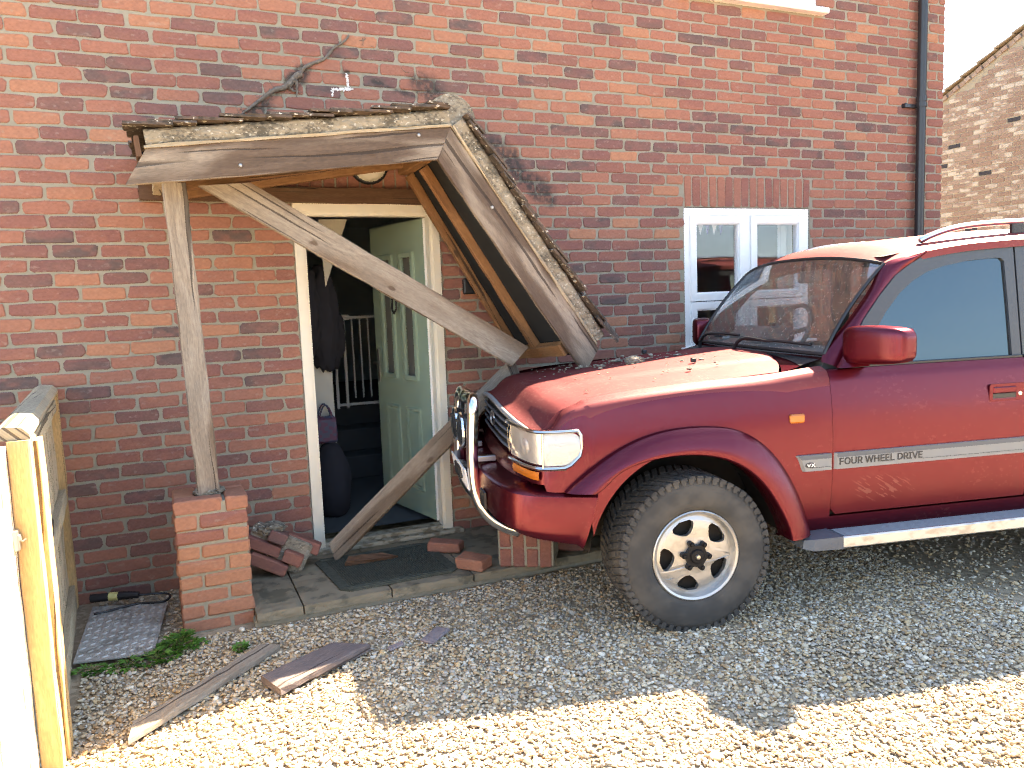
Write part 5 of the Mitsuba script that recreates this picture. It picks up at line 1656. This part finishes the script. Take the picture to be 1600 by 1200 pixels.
for g, nm in ((gl1, 'front_side_window'), (gl2, 'rear_side_window'), (gl3, 'quarter_window')):
    b = g.buffer(0.006)
    v2, f2 = trimesh.creation.triangulate_polygon(b, engine='earcut')
    P = np.c_[v2[:, 0], gv(v2[:, 1]) + 0.012, v2[:, 1]]
    put(CAR + '__' + nm, tm(W(P), f2), 'm_tinted_glass')
    put(CAR + '__' + nm, tm(W(far(P)), f2), 'm_car_glass')
for u0, u1 in ((0.86, 1.83), (1.84, 2.74)):
    v, f = bevel_box((u0, 0.106, 1.170), (u1, 0.132, 1.186), 0.003)
    both(CAR + '__window_seal', v, f, 'm_black')
# tailgate
P = np.array([[(3.96 + dx, v, z) for v in np.linspace(0.10, 1.70, 12)] for z, dx in ((0.5, 0.02), (0.8, 0.03), (1.17, 0.0))])
one(CAR + '__tailgate', *grid(P), 'm_paint', 40)
P = np.array([[(3.95 - 0.22 * s, v, 1.18 + 0.56 * s) for v in np.linspace(0.16, 1.64, 8)] for s in (0, 0.5, 1)])
one(CAR + '__rear_window', *grid(P), 'm_car_glass', 40)

# roof rails
for s in (0, 1):
    RRK = num(CAR + '__roof_rail')
    DZ = 0.03 if s else 0.0
    pts = -np.array([0, 0, DZ]) + np.array([(1.37, 0.29, 1.78), (1.45, 0.29, 1.81), (1.56, 0.29, 1.838), (1.75, 0.29, 1.858), (2.1, 0.29, 1.868), (3.0, 0.29, 1.868), (3.5, 0.29, 1.84), (3.6, 0.29, 1.79)])
    q = spline(pts, 50)
    v, f = tube(far(q) if s else q, 0.017, 10)
    one(RRK + '__bar', v, f, 'm_chrome', True)
    for u in (1.95, 2.75):
        v, f = bevel_box((u - 0.04, 0.277, 1.79), (u + 0.04, 0.303, 1.86 - DZ), 0.006)
        one(RRK + '__foot', far(v) if s else v, f, 'm_black')
# mirror
def mirror(side):
    MK = num(CAR + '__door_mirror')
    m = trimesh.creation.icosphere(4, 1.0)
    v = np.array(m.vertices)
    e = 0.42
    v = np.sign(v) * np.abs(v) ** e
    v = v / np.maximum(1e-9, np.abs(v).max(1, keepdims=True)) * (np.abs(v).max(1, keepdims=True)) ** 1.0
    w = v * [0.066, 0.152, 0.090]
    w[:, 2] *= 1 - 0.10 * (v[:, 1] < 0) * np.abs(v[:, 1]) + 0.0
    w[:, 0] *= 1 - 0.25 * (v[:, 0] < 0) * (np.abs(v[:, 1]) ** 3)
    w[:, 0] -= 0.03 * v[:, 1]
    a = math.radians(14)
    c, s = math.cos(a), math.sin(a)
    w = np.c_[w[:, 0] * c - w[:, 1] * s, w[:, 0] * s + w[:, 1] * c, w[:, 2]] + [0.895, -0.035, 1.288]
    put(MK + '__shell', tm(W(far(w) if side else w), m.faces), 'm_paint', smooth=True)
    g = MB()
    P = np.array([[(0.0, y, z) for y in (-0.13, 0.13)] for z in (-0.075, 0.075)]) 
    P = np.c_[P.reshape(-1, 3)[:, 0] + 0.067, P.reshape(-1, 3)[:, 1], P.reshape(-1, 3)[:, 2]]
    P = np.c_[P[:, 0] * c - P[:, 1] * s, P[:, 0] * s + P[:, 1] * c, P[:, 2]] + [0.898, -0.035, 1.288]
    put(MK + '__glass', (W(far(P) if side else P), [(0, 1, 3, 2)]), 'm_chrome')
    hv, hf = hull([(0.775, 0.105, 1.176), (0.79, 0.06, 1.178), (0.93, 0.10, 1.176), (0.90, 0.03, 1.185), (0.84, 0.03, 1.185), (0.885, 0.135, 1.315), (0.92, 0.135, 1.315), (0.86, 0.06, 1.26), (0.91, 0.06, 1.26), (0.81, 0.128, 1.19), (0.94, 0.13, 1.19)])
    put(MK + '__base', tm(W(far(hv) if side else hv), hf), 'm_paint', smooth=40)


mirror(0)
mirror(1)

# mouldings, lettering, handle, side indicator
def strip_moulding(u0, u1, slant):
    P = []
    for u, sl_ in ((u0, slant), (u0 + 0.012, slant), ) + tuple((x, 0) for x in np.linspace(u0 + 0.06, u1, 10)):
        vs = float(voff(1.15 - 0.73))
        o = -0.011 if u > u0 else 0.0
        P.append([(u + sl_ * k, vs + 0.004, z) if e else (u + sl_ * k, vs + o, z) for k, z, e in ((0.0, 0.777, 1), (0.0, 0.776, 0), (0.25, 0.764, 0), (0.4, 0.755, 0), (0.85, 0.706, 0), (1.0, 0.698, 0), (1.0, 0.694, 1))])
    return np.array(P)


for u0, u1, slv in ((0.522, 0.708, 0.040), (0.726, 1.824, 0.0), (1.842, 2.30, 0.0)):
    sheet(CAR + '__side_moulding', strip_moulding(u0, u1, slv), 'm_trim', inward=0.01, smooth=30)
    P = strip_moulding(u0, u1, slv)[1:, 1:4] + [0, -0.0012, 0]
    sheet(CAR + '__side_moulding', P[:, :], 'm_trim_dark', inward=0.002, smooth=30)
vs = float(voff(1.15 - 0.73)) - 0.0125


def lettering(key, text, height, u, z, v, m, bold=True, width=1.0):
    t = meshkit.text_mesh(text, height, 0.0015, bold)
    q = np.array(t.vertices)
    P = np.c_[u + q[:, 0] * width, v - q[:, 2], z + q[:, 1]]
    return put(key, tm(W(P), t.faces), m)


lettering(CAR + '__lettering', 'FOUR WHEEL DRIVE', 0.032, 0.745, 0.7185, vs + 0.0005, 'm_text', True, 1.06)
v, f = bevel_box((1.20, vs - 0.0005, 0.714), (1.82, vs + 0.002, 0.7155), 0.0003)
one(CAR + '__side_moulding__pinstripe', v, f, 'm_text')
v, f = bevel_box((0.60, vs - 0.0005, 0.714), (0.704, vs + 0.002, 0.7155), 0.0003)
one(CAR + '__side_moulding__pinstripe', v, f, 'm_text')
ov = [(0.594 + 0.026 * math.cos(q), 0.728 + 0.0135 * math.sin(q)) for q in np.linspace(0, 2 * np.pi, 28)]
mm = trimesh.creation.extrude_polygon(sg.Polygon(ov), 0.002)
q = np.array(mm.vertices)
BD = put(CAR + '__badge', tm(W(np.c_[q[:, 0], vs + 0.001 - q[:, 2], q[:, 1]]), mm.faces), 'm_text')
lettering(BD + '__letters', 'VX', 0.0155, 0.575, 0.7205, vs - 0.0008, 'm_white', True, 1.5)
v, f = bevel_box((0.496, 0.040, 0.933), (0.572, 0.068, 0.975), 0.007)
both(CAR + '__side_indicator', v, f, 'm_amber')
HNK = num(CAR + '__door_handle')
hs = float(voff(1.17 - 1.0))
fr = sg.box(1.590, 0.958, 1.796, 1.052).buffer(-0.012).buffer(0.012)
hole = sg.box(1.610, 0.972, 1.745, 1.038).buffer(-0.008).buffer(0.008)
mm = trimesh.creation.extrude_polygon(fr.difference(hole), 0.006)
q = np.array(mm.vertices)
put(HNK + '__bezel', tm(W(np.c_[q[:, 0], hs + 0.002 - q[:, 2], q[:, 1]]), mm.faces), 'm_paint')
v, f = bevel_box((1.608, hs - 0.0025, 0.972), (1.747, hs + 0.002, 1.005), 0.002)
one(HNK + '__recess', v, f, 'm_black')
v, f = bevel_box((1.610, hs - 0.008, 1.004), (1.745, hs + 0.002, 1.037), 0.005)
one(HNK + '__lever', v, f, 'm_paint')
v, f = revolve([(0, -0.008), (0.009, -0.0075), (0.0125, -0.002), (0.0125, 0.004)], 20)
one(HNK + '__lock', v + [1.768, hs, 0.998], f, 'm_chrome', 40)
v, f = revolve([(0.012, 0.0), (0.011, 0.012), (0.006, 0.018), (0.0, 0.019)], 14)
v = np.c_[v[:, 0], v[:, 2], v[:, 1]]
one(CAR + '__aerial_base', v + [0.345, 0.128, 1.128], f, 'm_black', 40)

# side step
P = [(0.70, 0.70), ]
for s in (0, 1):
    m_ = far if s else (lambda p: np.array(p, float))
    STK = num(CAR + '__side_step')
    mb = MB()
    for k in range(9):
        v0 = -0.020 + 0.0155 * k
        v, f = bevel_box((0.745, v0, 0.352), (2.30, v0 + 0.012, 0.385), 0.002)
        mb.add(W(m_(v)), f)
    v, f = bevel_box((0.70, -0.02, 0.345), (2.30, 0.125, 0.378), 0.004)
    mb.add(W(m_(v)), f)
    mb.put(STK + '__tread', 'm_step', uv=False)
    v, f = bevel_box((0.718, -0.040, 0.333), (2.32, -0.020, 0.388), 0.006)
    put(STK + '__edge', tm(W(m_(v)), f), 'm_alu')
    v, f = bevel_box((0.70, 0.108, 0.372), (2.30, 0.126, 0.396), 0.004)
    put(STK + '__inner_edge', tm(W(m_(v)), f), 'm_alu')
    hv, hf = hull([(0.53, -0.005, 0.340), (0.53, 0.12, 0.340), (0.57, -0.036, 0.333), (0.72, -0.043, 0.331), (0.72, 0.12, 0.331), (0.54, 0.0, 0.378), (0.54, 0.12, 0.385), (0.58, -0.030, 0.386), (0.72, -0.042, 0.391), (0.72, 0.12, 0.391)])
    put(STK + '__end_cap', tm(W(m_(hv)), hf), 'm_trim_dark')
mat('m_step', (0.20, 0.215, 0.235), 0.5, 0.4, metallic=0.3)

# wheels
TR = 0.372
mat('m_hub', (0.008, 0.008, 0.009), 0.5, 0.25)
def wheel(u, side):
    WK = num(CAR + '__wheel')
    fl = far if side else (lambda p: np.array(p, float))
    C = np.array([u, 0, 0.356])
    def place(v): return W(fl(np.asarray(v) + C))
    tv = MB()
    prof = [(0.205, 0.030), (0.222, 0.010), (0.245, 0.001), (0.275, -0.003), (0.305, 0.001), (0.328, 0.006), (0.333, 0.010), (0.352, 0.020), (0.362, 0.034), (0.364, 0.15), (0.362, 0.272), (0.33, 0.297), (0.25, 0.303), (0.20, 0.28)]
    v, f = revolve(prof, 96)
    tv.add(place(v), f)
    rl = np.random.default_rng(4)
    for k in range(58):
        a = 2 * math.pi * k / 58
        for row in range(5):
            da = (0.5 if row % 2 else 0.0) * 2 * math.pi / 58
            v0, v1 = ((0.012, 0.066), (0.073, 0.121), (0.128, 0.176), (0.183, 0.231), (0.238, 0.292))[row]
            aw = 0.041
            r0, r1 = 0.356, TR + rl.normal(0, 0.0012)
            q = []
            for r in (r0, r1):
                for vv in (v0, v1):
                    for sg_ in (-1, 1):
                        aa = a + da + sg_ * aw * (1.0 if r == r0 else 0.88) + (0.02 if vv == v1 else -0.02) * (1 if row < 3 else -1)
                        q.append((r * math.cos(aa), vv + (0.004 if (row == 0 and r == r1 and vv == v0) else 0), r * math.sin(aa)))
            tv.add(place(hull(q)[0]), hull(q)[1])
        # shoulder lug running down the sidewall
        q = []
        for r, vv, aw in ((0.338, 0.0085, 0.028), (0.367, 0.011, 0.036), (0.367, 0.05, 0.036), (0.338, 0.03, 0.028)):
            for sg_ in (-1, 1):
                q.append((r * math.cos(a + sg_ * aw), vv, r * math.sin(a + sg_ * aw)))
        if k % 1 == 0:
            tv.add(place(hull(q)[0]), hull(q)[1])
    tv.put(WK + '__tyre', 'm_rubber', smooth=30, uv=False)
    rm = MB()
    v, f = revolve([(0.180, 0.050), (0.188, 0.030), (0.198, 0.014), (0.208, 0.010), (0.213, 0.014), (0.212, 0.030), (0.20, 0.04), (0.192, 0.06), (0.185, 0.16)], 72)
    rm.add(place(v), f)
    disc = sg.Point(0, 0).buffer(0.190, 64)
    holes = []
    for k in range(5):
        a = math.radians(43 + 72 * k)
        o = []
        for r, da in ((0.098, -0.10), (0.108, -0.28), (0.132, -0.40), (0.158, -0.42), (0.170, -0.30), (0.174, 0.0), (0.168, 0.26), (0.150, 0.33), (0.122, 0.24), (0.104, 0.08)):
            o.append((r * math.cos(a + da), r * math.sin(a + da)))
        holes.append(sg.Polygon(o).buffer(-0.011).buffer(0.010, 8))
    ds = disc.difference(shapely.union_all(holes))
    mm = trimesh.creation.extrude_polygon(ds, 0.024)
    mm = mm.subdivide().subdivide()
    q = np.array(mm.vertices)
    r = np.hypot(q[:, 0], q[:, 1])
    vv = np.interp(r, [0, 0.06, 0.09, 0.13, 0.165, 0.19], [0.028, 0.028, 0.031, 0.030, 0.034, 0.044]) + q[:, 2]
    rm.add(place(np.c_[q[:, 0], vv, q[:, 1]]), mm.faces)
    rm.put(WK + '__rim', 'm_alloy', smooth=35, uv=False)
    v, f = revolve([(0.0, 0.09), (0.185, 0.09), (0.185, 0.12)], 40)
    put(WK + '__brake_disc', tm(place(v), f), 'm_under')
    star = shapely.union_all([sg.Point(0, 0).buffer(0.050, 20)] + [sg.Point(0.062 * math.cos(q), 0.062 * math.sin(q)).buffer(0.0135, 10) for q in np.radians(36 + 18 + 60 * np.arange(6))])
    mm = trimesh.creation.extrude_polygon(star.buffer(0.008).buffer(-0.008), 0.030)
    q = np.array(mm.vertices)
    hb = MB().add(place(np.c_[q[:, 0], 0.036 - q[:, 2], q[:, 1]]), mm.faces)
    v, f = revolve([(0.0, -0.018), (0.030, -0.016), (0.038, 0.0), (0.040, 0.02)], 24)
    hb.add(place(v + [0, 0.012, 0]), f)
    for a in np.radians(54 + 60 * np.arange(6)):
        v, f = revolve([(0, -0.010), (0.006, -0.009), (0.009, 0.0), (0.009, 0.02)], 10)
        hb.add(place(v + [0.062 * math.cos(a), 0.006, 0.062 * math.sin(a)]), f)
    hb.put(WK + '__hub', 'm_hub', smooth=35, uv=False)
    v, f = revolve([(0, -0.012), (0.009, -0.011), (0.013, -0.004), (0.014, 0.01)], 18)
    put(WK + '__hub_cap', tm(place(v + [0, -0.002, 0]), f), 'm_steel', smooth=40)


for u in (0.0, 2.76):
    wheel(u, 0)
    wheel(u, 1)

# inside the car
DSH = num(CAR + '__dashboard')
hv, hf = hull([(u, v, z) for v in (0.20, 1.60) for u, z in ((0.76, 1.20), (0.82, 1.235), (1.02, 1.245), (1.08, 1.19), (1.05, 0.95), (0.76, 0.95))])
one(DSH, hv, hf, 'm_inside')
hv, hf = hull([(u, v, z) for v in (1.05, 1.42) for u, z in ((0.86, 1.22), (0.94, 1.335), (1.06, 1.33), (1.10, 1.20))])
one(DSH + '__binnacle', hv, hf, 'm_inside')
ring = []
for q in np.linspace(0, 2 * np.pi, 36):
    a, b = 0.185 * math.cos(q), 0.185 * math.sin(q)
    ring.append((1.20 + 0.42 * b, 1.22 + a, 1.285 + 0.9 * b))
v, f = tube(np.array(ring), 0.014, 8)
SWK = one(CAR + '__steering_wheel', v, f, 'm_inside', True)
for q in (0.2, math.pi - 0.2, -math.pi / 2):
    v, f = tube(np.array([(1.18, 1.22, 1.275), (1.20 + 0.42 * 0.185 * math.sin(q), 1.22 + 0.185 * math.cos(q), 1.285 + 0.9 * 0.185 * math.sin(q))]), 0.014, 6)
    one(SWK + '__spoke', v, f, 'm_inside')
hv, hf = bevel_box((1.15, 1.15, 1.23), (1.20, 1.29, 1.32), 0.02)
one(SWK + '__boss', hv, hf, 'm_inside')
for v0 in (0.54, 1.26):
    SK = num(CAR + '__front_seat')
    for nm, lo, hi, lean in (('cushion', (1.30, v0 - 0.25, 0.72), (1.82, v0 + 0.25, 0.90), 0.0), ('backrest', (1.74, v0 - 0.25, 0.88), (1.90, v0 + 0.25, 1.42), 0.2), ('headrest', (1.88, v0 - 0.13, 1.45), (1.98, v0 + 0.13, 1.62), 0.2)):
        v, f = bevel_box(lo, hi, 0.05)
        v[:, 0] += lean * (v[:, 2] - lo[2])
        one(SK + '__' + nm, v, f, 'm_seat', 50)
v, f = bevel_box((2.45, 0.25, 0.70), (2.62, 1.55, 1.40), 0.05)
v[:, 0] += 0.2 * (v[:, 2] - 0.7)
one(CAR + '__rear_seat', v, f, 'm_seat', 50)
v, f = bevel_box((1.12, 0.78, 1.585), (1.15, 1.02, 1.655), 0.014)
RM = one(CAR + '__rear_view_mirror', v, f, 'm_inside', 40)
v, f = tube(np.array([(1.14, 0.9, 1.64), (1.12, 0.9, 1.70)]), 0.012, 6)
one(RM + '__stalk', v, f, 'm_inside')
P = np.array([[(u, v, z) for u, z in ((1.13, 1.705), (1.35, 1.74), (3.7, 1.745))] for v in (0.25, 1.55)])
one(CAR + '__headlining', *grid(P), 'm_room_grey')
mat('m_room_grey', (0.24, 0.235, 0.22), 0.9, 0.1)

# rubble fallen on the bonnet
def bz(u, v):
    t = (v - 0.9) / 0.737
    s = (u - bonnet_front(v)) / (bonnet_rear(v) - bonnet_front(v))
    return gap_z(-0.70 + 1.2 * s) + 0.050 * (1 - abs(t) ** 2.2) + 0.006


c = W(np.array([0.02, 0.83, bz(0.02, 0.83) + 0.012]))
v, f = lump(c, (0.055, 0.035, 0.026), 6, 0.45, 3.5, 3)
tag(put('mortar_lump', tm(v, f), 'm_lichen'), 'grey crumbling lump of mortar lying on the bonnet at the foot of the barge board', 'mortar lump')
crumbs = MB()
for k in range(240):
    u, v0 = (RNG.normal(-0.02, 0.22), RNG.normal(0.95, 0.17)) if k < 200 else (RNG.uniform(-0.5, 0.45), RNG.uniform(0.25, 1.4))
    if not (bonnet_front(v0) + 0.05 < u < bonnet_rear(v0) - 0.03 and 0.2 < v0 < 1.6): continue
    r = RNG.uniform(0.002, 0.006) if k % 12 else RNG.uniform(0.008, 0.014)
    q = W(np.array([u, v0, bz(u, v0) + r * 0.35]))
    crumbs.add(*lump(q, (r * RNG.uniform(1, 2), r, r * 0.6), k, 0.4, 2, 0))
tag(crumbs.put('roof_debris', 'm_lichen', uv=False), 'small grey crumbs of mortar and moss scattered on the dark side of the bonnet', 'debris', kind='stuff')
